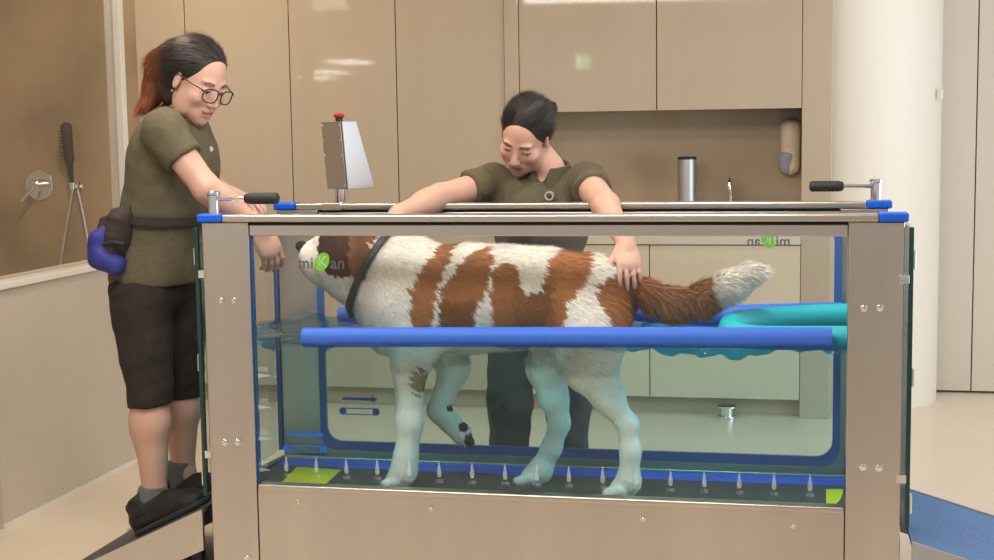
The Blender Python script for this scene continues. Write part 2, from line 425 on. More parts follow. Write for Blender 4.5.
# right wall of flush panels and the round column
struct(MB().box((2.3, 3.84, 0), (5.5, 3.94, 2.7)).out('wall_right', M['cabdark'], smooth=False))
xs = [2.3, P(975, 200, 3.8)[0], 3.5, 4.5, 5.5]
for i in range(4):
    struct(MB().box((xs[i]+.003, 3.80, .012), (xs[i+1]-.003, 3.838, 2.7), .002).out('wall_right_panel', M['wallr']))
xe = P(832, 100, 3.05)[0]+.001
arc = [(1.95+.45*math.cos(t_), 3.68+.45*math.sin(t_), 0) for t_ in np.linspace(math.radians(20), -math.acos((xe-1.95)/.45), 60)]
b = MB().prism(arc+[(xe, 3.83, 0)], (0, 0, 2.7))
struct(b.out('wall_column', M['white'], ang=.3))
t = MB().box((2.372, 3.455, 1.52), (2.385, 3.485, 1.57), .003).out('wall_sensor', M['white'])
tag(t, 'tiny white sensor box on the right edge of the round white column', 'sensor')
# low shower partition, its trim and the glass screen on it
struct(MB().box((-1.22, .68, 0), (-1.10, 1.78, .86)).out('wall_partition', M['part'], smooth=False))
struct(MB().box((-1.23, .67, .86), (-1.085, 1.79, .885), .003).out('trim_1', M['white']))
struct(MB().box((-1.10, .68, 0), (-1.092, 1.78, .016)).out('baseboard_partition', M['white'], smooth=False))
struct(MB().box((-1.195, 1.79, 0), (-1.125, 1.83, 2.7), .003).out('trim_2', M['white']))
struct(MB().box((-1.165, .70, .886), (-1.155, 1.79, 2.7)).out('window_1', M['screen'], smooth=False), 'clear shower glass screen standing on the low partition')

# ---------------------------------------------------------------- cabinets
YC = 3.05
def door_panel(parent, x0, x1, z0, z1, y, m='cab'):
    return MB().box((x0+.0025, y-.02, z0), (x1-.0025, y, z1), .0015).out('door', M[m], parent)
tx = [-1.66, P(189, 100, YC)[0], P(292, 100, YC)[0], P(398, 100, YC)[0], P(506, 100, YC)[0]]
tl = ['tall beige cabinet with narrow door beside the white shower trim', 'tall beige cabinet right behind the woman with glasses',
      'tall beige cabinet behind the slanted steel control box', 'tall beige cabinet left of the wall cupboards, nearest to them']
for i in range(4):
    t = thing('tall_cabinet', tl[i], 'cabinet', ((tx[i]+tx[i+1])/2, 3.3, 0), 'tall cabinets along the back wall')
    MB().box((tx[i], YC, .1), (tx[i+1], 3.395, 2.69)).out('body', M['cabdark'], t, False)
    MB().box((tx[i], YC+.05, 0), (tx[i+1], YC+.07, .1)).out('plinth', M['splash'], t, False)
    door_panel(t, tx[i], tx[i+1], .1, 2.69, YC)
xa, xb, xc = P(520, 100, YC)[0], P(657, 100, YC)[0], P(802, 100, YC)[0]
struct(MB().box((tx[4], YC-.03, 0), (xa, 3.395, 2.69), .003).out('trim_3', M['cab']))
zb = P(657, 110.5, YC)[2]
for i, (x0, x1, l) in enumerate(((xa, xb, 'beige wall cupboard above the dark haired woman'), (xb, xc, 'beige wall cupboard above the steel cylinder and soap dispenser'))):
    t = thing('wall_cupboard', l, 'cabinet', ((x0+x1)/2, 3.3, zb), 'wall cupboards')
    MB().box((x0, YC, zb+.004), (x1, 3.395, 2.69)).out('body', M['cabdark'], t, False)
    door_panel(t, x0, x1, zb, 2.69, YC)
xe = P(832, 100, YC)[0]
t = thing('end_panel', 'narrow beige upright end panel between cupboards and round column', 'panel', ((xc+xe)/2, 3.3, 0))
MB().box((xc, YC-.01, 0), (xe, 3.395, 2.69), .003).out('panel', M['cab'], t)
zt = P(700, 244, YC)[2]
bx = [xa, P(650, 300, YC)[0], xc]
bl = ['beige base unit under the counter behind the woman and dog', 'beige base unit under the counter behind the white tail tip']
for i in range(2):
    t = thing('base_cabinet', bl[i], 'cabinet', ((bx[i]+bx[i+1])/2, 3.3, 0), 'base cabinets under the counter')
    zk = P(700, 397, YC)[2]
    MB().box((bx[i], YC, zk), (bx[i+1], 3.395, zt-.005)).out('body', M['cabdark'], t, False)
    MB().box((bx[i], YC+.05, 0), (bx[i+1], YC+.07, zk)).out('plinth', M['splash'], t, False)
    door_panel(t, bx[i], bx[i+1], zk, zt-.006, YC, 'cablit')
tag(MB().box((xa, YC-.035, zt), (xc-.001, 3.398, zt+.04), .003).out('countertop', M['top']), 'beige countertop running over the base units under the dark backsplash', 'countertop')
zc = zt+.041
# steel cylinder, tap, soap dispenser
p = P(687, 157, 3.25); r = 9.2/1400*(3.25-CAM[1])
t = thing('paper_bin', 'tall brushed steel cylinder standing on the counter', 'bin', (p[0], 3.25, zc))
MB().lathe((p[0], 3.25, zc), (0, 0, 1), [(0, r*.96), (.005, r), (p[2]-zc-.012, r)], 40).out('body', M['alu'], t)
MB().lathe((p[0], 3.25, p[2]-.012), (0, 0, 1), [(0, r*1.02), (.01, r*1.02), (.014, r*.8)], 40).out('lid', M['black'], t)
p = P(730, 178, 3.28)
t = thing('tap', 'small chrome gooseneck tap right of the steel cylinder', 'tap', (p[0], 3.33, zc))
MB().lathe((p[0], 3.33, zc), (0, 0, 1), [(0, .024), (.02, .024), (.03, .014)], 24).out('base', M['chrome'], t)
hz = p[2]-zc
MB().tube(bez([(p[0], 3.33, zc+.02), (p[0], 3.33, zc+hz*.7), (p[0], 3.31, zc+hz*.95), (p[0], 3.27, zc+hz), (p[0], 3.22, zc+hz*.93), (p[0], 3.21, zc+hz*.8)], 8), .011).out('spout', M['chrome'], t)
MB().tube([(p[0]+.01, 3.33, zc+.035), (p[0]+.05, 3.32, zc+.06)], .006).out('lever', M['chrome'], t)
p0, p1 = P(780, 117, 3.33), P(801, 176, 3.33)
t = thing('soap_dispenser', 'ivory soap dispenser with smoky window on the wall under cupboards', 'dispenser', ((p0[0]+p1[0])/2, 3.395, p1[2]))
xm = (p0[0]+p1[0])/2; w_ = (p1[0]-p0[0])/2
V, Q = SDF().rc((xm, 3.35, p0[2]-w_), (xm, 3.35, p1[2]+w_), w_*.97, w_*.9, .01).plane((0, 3.397, 0), (0, 1, 0)).mesh(.004)
npmesh('body', V, Q, M['ivory'], t)
zz = p0[2]+(p1[2]-p0[2])*.60
V, Q = SDF().rc((xm-.012, 3.347, zz-.02), (xm-.012, 3.347, p1[2]+w_), w_*.95, w_*.86, .01).plane((0, 0, zz), (0, 0, 1)).plane((xm+.012, 0, 0), (1, 0, 0)).mesh(.003)
npmesh('window', V, Q, M['smoky'], t)
MB().lathe((xm-.01, 3.29, zz+.03), (0, -1, 0), [(0, .004), (.012, .004)], 12).out('emblem', M['alu'], t)
# round steel ring at the plinth
p = P(727, 401, 3.0)
t = thing('door_stop', 'small round steel stop on the floor in front of plinth', 'door stop', (p[0], 3.0, 0))
MB().lathe((p[0], 3.0, 0), (0, 0, 1), [(0, .045), (.012, .045), (.014, .03), (.05, .03), (.052, .05), (.06, .05), (.062, .03)], 28).out('post', M['chrome'], t)
# shower mixer, brush, holder and hose
YS = 3.06
p = P(40, 185, YS)
t = thing('shower_mixer', 'round chrome shower mixer on the brown stone wall', 'shower mixer', (p[0], YS, p[2]))
MB().lathe((p[0], YS, p[2]), (0, -1, 0), [(0, .082), (.008, .08), (.011, .074)], 40).out('escutcheon', M['chrome'], t)
MB().lathe((p[0], YS-.01, p[2]), (0, -1, 0), [(0, .03), (.055, .03), (.06, .024)], 28).out('cartridge', M['chrome'], t)
MB().tube([(p[0], YS-.055, p[2]), (p[0]-.03, YS-.075, p[2]-.04), (p[0]-.06, YS-.10, p[2]-.085)], [.016, .013, .011]).out('lever', M['chrome'], t)
q = P(79, 186, YS)
t = thing('hose_bracket', 'small chrome wall bracket holding the black shower brush', 'bracket', (q[0], YS, q[2]))
MB().lathe((q[0]+.01, YS, q[2]), (0, -1, 0), [(0, .024), (.012, .022), (.016, .012), (.04, .012)], 24).out('base', M['chrome'], t)
MB().lathe((q[0]-.012, YS-.052, q[2]-.02), (0, 0, 1), [(0, .013), (.04, .017)], 20).out('cradle', M['chrome'], t)
qt = P(66, 128, YS-.08); qb = np.array([q[0]-.012, YS-.055, q[2]+.021])
t = thing('shower_brush', 'black pet shower brush standing in the chrome bracket', 'shower brush', tuple(qb))
m1 = qb*.55+qt*.45
MB().tube([qb, qb*.7+m1*.3, m1], [.012, .014, .017]).out('handle', M['black'], t)
V, Q = SDF().rc(m1, qt, .024, .03, .02).rc(m1, qb*.7+m1*.3, .02, .012, .02).mesh(.005); npmesh('head', V, Q, M['black'], t)
b = MB(); ax = _n(qt-m1); sd = _n(np.cross(ax, [0, 1, 0]))
for i in range(9):
    for j in (-1, 0, 1):
        c = m1+(qt-m1)*(.1+.1*i)+sd*(-.014)*0
        d = _n(np.array([0, -1, 0])*.5+sd*(-.75)*np.sign(sd[0])+ax*0+np.array([0, j*.35, 0]))
        b.tube([c+d*.02, c+d*.045], [.0035, .002], 6)
b.out('bristles', M['black'], t)
b = MB()
h0 = np.array([q[0]-.012, YS-.052, q[2]-.02])
b1 = P(60, 268, YS-.05); b2 = P(91, 262, YS-.04)
pts = bez([h0, h0*.6+b1*.4+np.array([-.0, 0, 0]), b1, b1+np.array([-.02, 0, -.25]), (b1+b2)/2+np.array([0, 0, -.45]), b2+np.array([.02, 0, -.2]), b2, P(84, 220, YS-.03), (q[0]+.01, YS-.038, q[2]-.02)], 10)
tag(MB().tube(pts, .0075, 10).out('shower_hose', M['alu']), 'pale shower hose hanging in a loop from the chrome bracket', 'hose')

# ---------------------------------------------------------------- underwater treadmill
L, W, HT = 1.9486, .6, 1.17
PW = .1421; ZP = .385; ZO = 1.11; ZW = .80; ZB = .33
tank = thing('underwater_treadmill', 'steel framed glass water treadmill with blue corner caps', 'treadmill', (L/2, W/2, 0))
def bolt(x, z, parent, y=-.001, r=.0085):
    MB().lathe((x, y, z), (0, -1, 0), [(0, r*1.25), (.0015, r*1.25), (.002, r), (.006, r*.85), (.008, r*.4)], 14).out('bolt', M['chrome'], parent)
for side, y0, y1 in (('n', 0, .045), ('f', .605, .65)):
    for x0 in (0, L-PW):
        ps = MB().box((x0, y0, .04), (x0+PW, y1, 1.149), .004).out('corner_post', M['steel'], tank)
        if side == 'n':
            if x0 == 0: bl = [(221, 300), (234, 300), (225, 442), (238, 442), (247, 558)]
            else: bl = [(864, 308), (880, 307.5), (863, 466.5), (879, 467.5)]
            for b in bl:
                p = P(b[0], b[1], 0); bolt(p[0], p[2], ps)
    y0r, y1r = (-.012, .05) if side == 'n' else (.60, .66)
    MB().box((.066, y0r+.002, HT-.02), (L-.066, y1r-.002, HT), .005).out('top_rail', M['steelh'], tank)
    MB().box((PW+.001, y0+.006, ZO), (L-PW-.001, y1-.004, 1.141), .003).out('cross_rail', M['steelh'], tank)
    MB().box((PW+.001, y0+.015, 1.141), (L-PW-.001, y1-.01, 1.151)).out('gap_strip', M['black'], tank, False)  # black strip filling the gap between top rail and cross rail
    for x0 in (-.0095, L-.066):
        MB().box((x0, y0r-.001, HT-.021), (x0+.0755, y1r+.001, HT+.003), .006).out('rail_cap', M['blue'], tank)
# near skirt panel with a bright folded lip, screws
sk = MB().box((PW+.002, .004, .05), (L-PW-.002, .03, ZP-.006), .002).box((PW+.002, .002, ZP-.02), (L-PW-.002, .045, ZP), .006).out('skirt_panel', M['steel'], tank)
for b in ((298, 502), (431, 508.5), (643, 518.5), (793, 525.5)):
    p = P(b[0], b[1], .004); bolt(p[0], p[2], sk, .0035, .0065)
MB().box((PW+.002, .57, .05), (L-PW-.002, .6, ZB)).out('skirt_panel', M['steel'], tank, False)
MB().box((.02, .045, 0), (L-.02, .57, .06)).out('base_tray', M['steel'], tank, False)
MB().box((.01, .046, .06), (L-.01, .569, ZB-.02)).out('belt_housing', M['steel'], tank, False)
MB().box((.03, .05, ZB-.019), (L-.03, .445, ZB), .004).out('belt', M['belt'], tank)
MB().box((.03, .45, ZB-.019), (L-.03, .545, ZB+.001), .002).out('belt_guard', M['blue'], tank)
MB().box((.03, .547, ZB-.019), (L-.03, .567, ZB+.008), .003).out('water_ledge', M['steelh'], tank)
# yellow corner marks lying on the belt
c = [P(278, 486, 0), P(320, 487, 0), P(341, 469, 0), P(296, 466, 0)]
def onbelt(px, py):
    d = FX+(px-497)/FPX*RX+(280-py)/FPX*UX; t_ = (ZB+.0015-CAM[2])/d[2]; return CAM+d*t_
MB().prism([onbelt(*q) for q in ((276, 488), (322, 488), (341, 470), (297, 467))], (0, 0, .001)).out('start_mark', M['yellow'], tank, False)
qd = [onbelt(826, 489.5)]+[onbelt(826+17*math.sin(a), 489.5+18*math.cos(a)) for a in [math.radians(90-i*9) for i in range(11)]]
MB().prism(qd, (0, 0, .001)).out('end_mark', M['yellow'], tank, False)
# far panel: bluish rounded window gasket and steel surround
def rrect(x0, x1, z0, z1, r, y, n=8):
    o = []
    for cx, cz, a0 in ((x1-r, z1-r, 0), (x0+r, z1-r, 90), (x0+r, z0+r, 180), (x1-r, z0+r, 270)):
        o += [(cx+r*math.cos(math.radians(a0+90*i/n)), y, cz+r*math.sin(math.radians(a0+90*i/n))) for i in range(n+1)]
    return o
zwin = .384
MB().ring(rrect(PW-.005, L-PW+.005, zwin-.03, ZO+.004, .06, .588), rrect(PW+.017, L-PW-.017, zwin, ZO-.012, .05, .588), (0, .014, 0)).out('gasket', M['gasket'], tank)
MB().ring(rrect(.01, L-.01, ZB-.03, ZO+.02, .002, .602), rrect(PW+.006, L-PW-.006, zwin-.02, ZO+.015, .05, .602), (0, .003, 0)).out('window_surround', M['steel'], tank)
far = MB().box((PW+.004, .593, zwin-.01), (L-PW-.004, .599, ZO+.012)).out('glass_pane', M['glass'], tank, False)
near = MB().box((PW+.0035, .018, ZP-.004), (L-PW-.0035, .026, ZO+.01)).out('glass_pane', M['glass'], tank, False)
MB().box((PW+.0005, .016, ZP), (PW+.0045, .03, ZO)).out('pane_seal', M['gasket'], tank, False)
# printing on the panes
GY = .0172
def mark_drop(b, x, z, y, s=1):
    b.prism([(x, y, z+.052*s), (x+.0065*s, y, z+.012*s), (x+.0045*s, y, z), (x-.0045*s, y, z), (x-.0065*s, y, z+.012*s)], (0, -.0004, 0))
b = MB(); xk = [P(px, 490, 0)[0] for px in (285, 315, 345, 376, 408, 438, 471, 504, 536, 568, 602, 636, 670, 704, 739, 774, 810)]
nums = ['100', '110', '120', '130', '140', '150', '160', '170', '180', '170', '160', '150', '140', '130', '120', '110', '100']
for i, x in enumerate(xk):
    px, py = [(285+33*i), 0]; zz = ZP+.038
    b = MB(); mark_drop(b, x, zz, GY); b.mesh(text_mesh(nums[i]), onglass(x, zz-.012, GY, .015))
    b.out('scale_mark', M['ink'], near, False)
b = MB()
for s, yy in (('400', 375.5), ('300', 407), ('200', 438.5), ('100', 469.5)):
    p = P(258, yy, GY); e = P(272, yy+.5, GY)
    b = MB(); b.prism([(p[0], GY, p[2]-.007), (e[0], GY, p[2]), (p[0], GY, p[2]+.007)], (0, -.0004, 0))
    q = P(263, yy-6, GY); b.mesh(text_mesh(s), onglass(q[0], q[2], GY, .021))
    b.out('level_mark', M['ink'], near, False)
def belt_sign(b, xa_, xb_, z, y, s, up):
    r = s
    for x in (xa_, xb_): b.lathe((x, y, z), (0, -1, 0), [(0, r), (.0004, r)], 24)
    for dz in (.8*r, -.8*r): b.box((xa_, y-.0004, z+dz-.0018), (xb_, y, z+dz+.0018))
    za = z+up
    b.prism([(xa_-r*.1, y, za-r*.4), (xb_-r*1.2, y, za-r*.4), (xb_-r*1.2, y, za-r*1.0), (xb_+r*.6, y, za), (xb_-r*1.2, y, za+r*1.0), (xb_-r*1.2, y, za+r*.4), (xa_-r*.1, y, za+r*.4)], (0, -.0004, 0))
a, c, u = P(287, 448, GY), P(323.5, 448.5, GY), P(305, 434, GY)
b = MB(); belt_sign(b, a[0], c[0], a[2], GY, .0115, u[2]-a[2]); b.out('belt_symbol', M['inkb'], near, False)
a, c, u = P(343, 411, .592), P(376, 411.5, .592), P(360, 399, .592)
b = MB(); belt_sign(b, a[0], c[0], a[2], .592, .0125, u[2]-a[2]); b.out('belt_symbol', M['inkb'], far, False)
def logo(parent, cx, cz, y, size, mirror):
    sx = -1 if mirror else 1
    for grp in ((('m', -1.52), ('i', -.92)), (('a', .72), ('n', 1.28))):
        b = MB()
        for s, dx in grp: b.mesh(text_mesh(s, True), onglass(cx+sx*dx*size*.86, cz, y, size, mirror))
        b.out('lettering', M['inkg'], parent, False)
    n = 20; b = MB()
    b.prism([(cx-sx*.12*size+sx*size*(.46*math.cos(t_)+.14*math.sin(t_)), y+.0002, cz+.1*size+size*.58*math.sin(t_)) for t_ in [2*math.pi*i/n for i in range(n)]], (0, -.0002, 0))
    b.out('leaf', M['inkgr'], parent, False)
    b = MB(); b.mesh(text_mesh('K', True), onglass(cx-sx*.1*size, cz+.08*size, y-.0006, size*.9, mirror)); b.out('lettering', M['ink'], parent, False)
p = P(320, 263.5, GY); q = P(365, 263.5, GY)
logo(near, p[0]+.012, p[2], GY, .046, False)
p = P(766, 241.5, .592); logo(far, p[0], p[2], .592, .043, True)
# end doors: glass leaf, dark edge, hinges
for s, x0, x1 in ((-1, -.022, -.012), (1, L+.012, L+.022)):
    zd0 = .345 if s < 0 else .335
    dr = thing_part = MB().box((x0, .012, zd0), (x1, .6, 1.135)).out('end_door', M['glass'], tank, False)
    MB().box((x0-.001, -.004, zd0), (x1+.001, .012, 1.135), .002).out('door_edge', M['gedge'], dr)
    MB().box((x0-.001 if s > 0 else x1-.004, .60, zd0), (x1+.004 if s > 0 else x1+.010, .63, 1.12), .002).out('door_seal', M['gasket'], dr)
    for z in (1.05, .74, .40):
        MB().box((x0-.006 if s < 0 else x1, .0, z-.025), (x0 if s < 0 else x1+.007, .03, z+.025), .002).out('hinge', M['chrome'], dr)
    for z in (1.0, .47):
        MB().box((L-.012 if s > 0 else -.013, -.006, z-.012), (L+.013 if s > 0 else .006, .0, z+.012), .002).out('latch', M['chrome'], dr)
b = MB()
gd = [o for o in tank.children if o.name.startswith('end_door')][0]
Mx = lambda y, z, s: Matrix(((0, 0, -.05*s, -.0105), (-s, 0, 0, y), (0, s, 0, z), (0, 0, 0, 1)))
b.mesh(text_mesh('HYDRO'), Mx(.32, 1.03, .06)); b.out('door_lettering', M['ink'], gd, False)
b = MB()
for i in range(7):
    a_ = math.radians(200-i*36); b = MB(); b.lathe((-.0112, .32+.15*math.cos(a_), 1.055+.05*math.sin(a_)), (1, 0, 0), [(0, .011), (.0006, .011)], 12)
    b.out('drop_mark', M['inkb'], gd, False)
# crank handles on the rails
def crank(base, d, parent_label):
    c_ = tank
    hb = MB().lathe(base, (0, 0, 1), [(0, .0165), (.052, .0165), (.055, .02), (.062, .02), (.065, .016)], 28).out('crank_handle', M['chrome'], c_)
    a_ = Vector(base)+Vector((0, 0, .043)); e = a_+Vector(d)*.10; g = a_+Vector(d)*.18
    MB().tube([a_, e], .0065).out('bar', M['chrome'], hb)
    prof = [(0, .011), (.006, .015)]+[(.012+.006*i, .0172 if i % 2 else .0158) for i in range(14)]+[(.098, .015), (.102, .009)]
    MB().lathe(e-Vector(d)*.004, d, prof, 20).out('grip', M['black'], hb)
p = P(214, 214, .02); crank((p[0], .02, HT+.003), (1, .01, .0), '')
p = P(876, 201, .63); crank((p[0], .63, HT+.003), (-1, .0, .0), '')
# control console on the far rail
pc = P(341, 196, .63); cz0 = HT+.002
cp = MB().lathe((pc[0], .63, HT-.004), (0, 0, 1), [(0, .028), (.006, .028), (.008, .019), (.05, .019)], 28).out('control_console', M['chrome'], tank)
ca = math.radians(34); ux = Vector((math.cos(ca), math.sin(ca)*-1, 0)); uy = Vector((math.sin(ca), math.cos(ca), 0))
# ux: from the screwed back plate towards the sloped front, uy: across
ux = Vector((math.cos(-ca), -math.sin(-ca)*1, 0)); ux = Vector((.6, .8, 0)); uy = Vector((-.8, .6, 0))
zb0, zt0 = P(341, 189, .63)[2], P(341, 121.5, .63)[2]
o = Vector((pc[0], .63, 0))
def cpt(u, v, z): return o+ux*u+uy*v+Vector((0, 0, z))
tilt = -.012
poly = [cpt(-.012, -.058, zb0), cpt(.096, -.058, zb0+.002), cpt(.040+tilt, -.058, zt0), cpt(-.022+tilt*.6, -.058, zt0)]
MB().prism(poly, uy*.12, .002).out('housing', M['alu'], cp)
nb = -ux
pl = [cpt(-.0135, -.052, zb0+.004), cpt(-.0135, .056, zb0+.004), cpt(-.0235+tilt*.6, .056, zt0-.004), cpt(-.0235+tilt*.6, -.052, zt0-.004)]
MB().prism(pl, nb*.002).out('back_plate', M['steel'], cp, False)
b = MB()
for i in range(5):
    f = i/4
    for v in (-.046, .05):
        q = cpt(-.0155-(.010-tilt*.6)*f, v, zb0+.012+(zt0-zb0-.024)*f); MB().lathe(q, nb, [(0, .003), (.002, .0025)], 8).out('screw', M['chrome'], cp)

q = cpt(.0, .0, zt0); rb = MB().lathe(q, (0, 0, 1), [(0, .012), (.012, .012)], 20).out('button_base', M['black'], cp)
MB().lathe(q+Vector((0, 0, .012)), (0, 0, 1), [(0, .012), (.003, .017), (.010, .018), (.014, .014)], 24).out('emergency_button', M['red'], cp)
p = P(310, 207, .63); e = P(342, 207, .63)
MB().box((p[0]+.05, .598, HT-.022), (pc[0]+.006, .662, HT+.0015), .002).out('console_bracket', M['steel'], tank)

# ramps
t = thing('entry_ramp', 'dark rubber topped ramp at the left end of the water treadmill', 'ramp', (-.33, .3, 0))
zr = .306
MB().prism([(-.024, .0, zr-.012), (-.024, .0, zr), (-.63, .0, .006), (-.63, .0, 0)], (0, .72, 0)).out('deck', M['ramp'], t, False)
for y in (-.014, .72):
    MB().prism([(-.024, y, zr+.002), (-.64, y, .010), (-.64, y, 0), (-.42, y, 0), (-.024, y, .185)], (0, .013, 0)).out('side_panel', M['alu'] if y > 0 else M['steel'], t, False)
for y in (.05, .52): MB().box((-.09, y, 0), (-.06, y+.03, zr-.055)).out('support', M['black'], t, False)
t = thing('exit_ramp', 'blue grey rubber topped ramp at the right end of the treadmill', 'ramp', (L+.4, .3, 0))
zr = .30
MB().prism([(L+.03, .0, zr-.012), (L+.03, .0, zr), (L+1.0, .0, .006), (L+1.0, .0, 0)], (0, .6, 0)).out('deck', M['rampb'], t, False)
for y in (-.014, .6):
    MB().prism([(L+.03, y, zr+.003), (L+1.01, y, .010), (L+1.01, y, 0), (L+.55, y, 0), (L+.03, y, .16)], (0, .013, 0)).out('side_panel', M['alu'], t, False)

# water
nx, ny = 260, 44
X = np.linspace(.004, L-.004, nx); Y = np.concatenate([np.linspace(.028, .1, 18), np.linspace(.106, .586, ny-18)])
GX, GYY = np.meshgrid(X, Y, indexing='ij')
rw = np.random.default_rng(3)
Z = np.full_like(GX, ZW)
for i in range(14):
    k = rw.uniform(12, 70); th = rw.uniform(0, math.pi); Z += .010/(k/12)**.8*np.sin(k*(GX*math.cos(th)+GYY*math.sin(th))+rw.uniform(0, 6))*.5
fr = np.exp(-((GYY-.028)/.05)**2)
Z += .0016*np.sin(GX*170+30*np.sin(GX*9)*0+GYY*60)*np.exp(-((GYY-.028)/.09)**2)+.0012*np.sin(GX*97-GYY*140)
Z -= fr*(.015*np.exp(-((GX-1.5)/.26)**2)+.016*np.exp(-((GX-.2)/.2)**2))*(1+.5*np.sin(GX*38)+.4*np.sin(GX*71+1))
V = np.concatenate([np.stack([GX, GYY, Z], -1).reshape(-1, 3), np.stack([GX, GYY, np.full_like(GX, ZB+.002)], -1).reshape(-1, 3)])
id_ = np.arange(nx*ny).reshape(nx, ny); n0 = nx*ny
F = [np.stack([id_[:-1, :-1], id_[1:, :-1], id_[1:, 1:], id_[:-1, 1:]], -1).reshape(-1, 4)]
F.append(F[0][:, ::-1]+n0)
for loop in (id_[:, 0], id_[-1, :], id_[::-1, -1], id_[0, ::-1]):
    F.append(np.stack([loop[:-1]+n0, loop[1:]+n0, loop[1:], loop[:-1]], -1))
wat = npmesh('water', V, np.concatenate(F), M['water'])
me = wat.data
me.polygons.foreach_set('use_smooth', np.concatenate([np.ones(len(F[0]), bool), np.zeros(len(me.polygons)-len(F[0]), bool)]))
tag(wat, 'teal tinted water filling the lower half of the glass tank', 'water', kind='stuff')

# pool noodles
a, c = P(304, 337.5, .062), P(832, 338, .062)
tag(MB().tube(bez([a, a*.5+c*.5+np.array([0, .0, .002]), c], 12), .0285, 24).out('pool_noodle', M['noodle']), 'long straight blue foam noodle floating along the near glass', 'pool noodle', 'foam noodles floating in the tank')
pts = [P(340, 316, .545), P(420, 314, .545), P(560, 308, .545), P(640, 312, .54), P(700, 316, .535), P(760, 314, .53), P(842, 312, .545)]
tag(MB().tube(bez(pts, 10), .03, 24).out('pool_noodle', M['noodle']), 'blue foam noodle floating along the far side behind the dog', 'pool noodle', 'foam noodles floating in the tank')
pts = [P(868, 315, .40), P(840, 315, .40), P(790, 317.5, .37), P(755, 320, .32), P(733, 324, .25), P(733, 332, .17), P(752, 337, .135), P(790, 338, .13), P(868, 338, .13)]
tag(MB().tube(bez(pts, 10), [.0335]*81, 24).out('pool_noodle', M['teal']), 'teal foam noodle bent double at the right end of the tank', 'pool noodle', 'foam noodles floating in the tank')

# backlit exit sign hanging from the ceiling behind the photographer's side of the room, mirrored in the wall cupboards
q = P(583, 62, 9.6); ex = (q[0], 6.06-9.6, q[2])
t = thing('exit_sign', 'small backlit green exit sign hanging on two rods from the ceiling', 'sign', (ex[0], ex[1], ex[2]))
MB().box((ex[0]-.075, ex[1]-.02, ex[2]-.075), (ex[0]+.075, ex[1]+.0, ex[2]+.075), .003).out('panel', M['exitg'], t)
b = MB(); b.box((ex[0]-.06, ex[1], ex[2]-.055), (ex[0]-.015, ex[1]+.002, ex[2]+.055))
b.prism([(ex[0]+.06, ex[1], ex[2]-.012), (ex[0]+.025, ex[1], ex[2]-.012), (ex[0]+.025, ex[1], ex[2]-.03), (ex[0]-.002, ex[1], ex[2]), (ex[0]+.025, ex[1], ex[2]+.03), (ex[0]+.025, ex[1], ex[2]+.012), (ex[0]+.06, ex[1], ex[2]+.012)], (0, .002, 0))
b.out('pictogram', M['lampw'], t, False)
for dx in (-.05, .05): MB().tube([(ex[0]+dx, ex[1]-.01, ex[2]+.075), (ex[0]+dx, ex[1]-.01, 2.7)], .004, 8).out('rod', M['alu'], t)

# ---------------------------------------------------------------- the dog
YD = .285                                                  # its mid-plane
def D(px, py, dy=0.): return P(px, py, YD+dy)
def dtrunk():
    s = SDF()
    s.el(D(404, 296), (.135, .125, .185), k=.05)           # chest
    s.el(D(388, 305), (.085, .10, .13), k=.05)             # forechest
    s.el(D(470, 298), (.20, .135, .165), k=.08)            # ribs
    s.el(D(540, 297), (.19, .125, .150), k=.08)            # loin
    s.el(D(592, 300), (.125, .12, .130), k=.06)            # croup
    s.rc(D(400, 284), D(358, 262), .128, .100, .06, sy=.95)  # neck
    return s
s = dtrunk()
for dy in (-.075, .075):                                   # shoulder and thigh masses
    s.el(D(415, 318, dy), (.085, .05, .15), k=.05)
    s.el(D(588, 325, dy), (.105, .055, .135), k=.05)
# head: skull, stop, muzzle, flews, jaw
hy = -.02
s.el(D(345, 243, hy), (.088, .082, .085), k=.04)
s.el(D(336, 265, hy), (.075, .070, .060), k=.04)
s.rc(D(330, 253, hy), D(314, 255, hy), .056, .045, .03)
s.el(D(313, 265, hy-.018), (.040, .028, .044), k=.02).el(D(313, 265, hy+.018), (.040, .028, .044), k=.02)
s.rc(D(345, 284, hy), D(320, 277, hy), .040, .026, .025)
s.el(D(350, 288, hy), (.055, .055, .04), k=.04)
s.el(D(301, 246, hy), (.017, .022, .017), k=.005)
for dy in (-.076, .076):                                   # hanging ears
    s.el(D(355, 250, hy+dy), (.045, .014, .068), rotm(0, .25, 0), .012)
    s.el(D(325, 240, hy+dy*.75), (.014, .010, .010), k=.015)
# near fore leg, standing
n = -.065; f = .07
s.chain([D(411, 335, n), D(411, 368, n), D(409, 420, n), D(405, 460, n)], [.066, .050, .037, .033], .03)
s.chain([D(405, 457, n), D(403, 472, n), D(396, 481, n)], [.034, .038, .034], .02)
for i, dy in enumerate((-.027, -.009, .009, .027)): s.rc(D(397, 481, n+dy), D(386-(1 if i in (1, 2) else 0), 484, n+dy), .019, .0155, .003)
# far fore leg, lifted
s.chain([D(430, 335, f), D(455, 368, f), D(438, 410, f)], [.058, .044, .030], .03)
s.chain([D(438, 410, f), D(450, 422, f), D(461, 433, f)], [.031, .029, .032], .02)
for dy in (-.022, -.007, .008, .023): s.rc(D(462, 433, f+dy), D(470, 442, f+dy), .018, .0145, .003)
# near hind leg
s.chain([D(590, 332, n), D(588, 362, n), D(607, 395, n), D(628, 424, n)], [.112, .082, .044, .028], .035)
s.chain([D(628, 423, n), D(631, 450, n), D(629, 480, n)], [.029, .028, .030], .02)
s.rc(D(631, 424, n), D(635, 426, n), .018, .014, .015)
s.rc(D(629, 482, n), D(620, 491, n), .034, .033, .02)
for i, dy in enumerate((-.027, -.009, .009, .027)): s.rc(D(620, 491, n+dy), D(608-(1 if i in (1, 2) else 0), 494, n+dy), .019, .0155, .003)
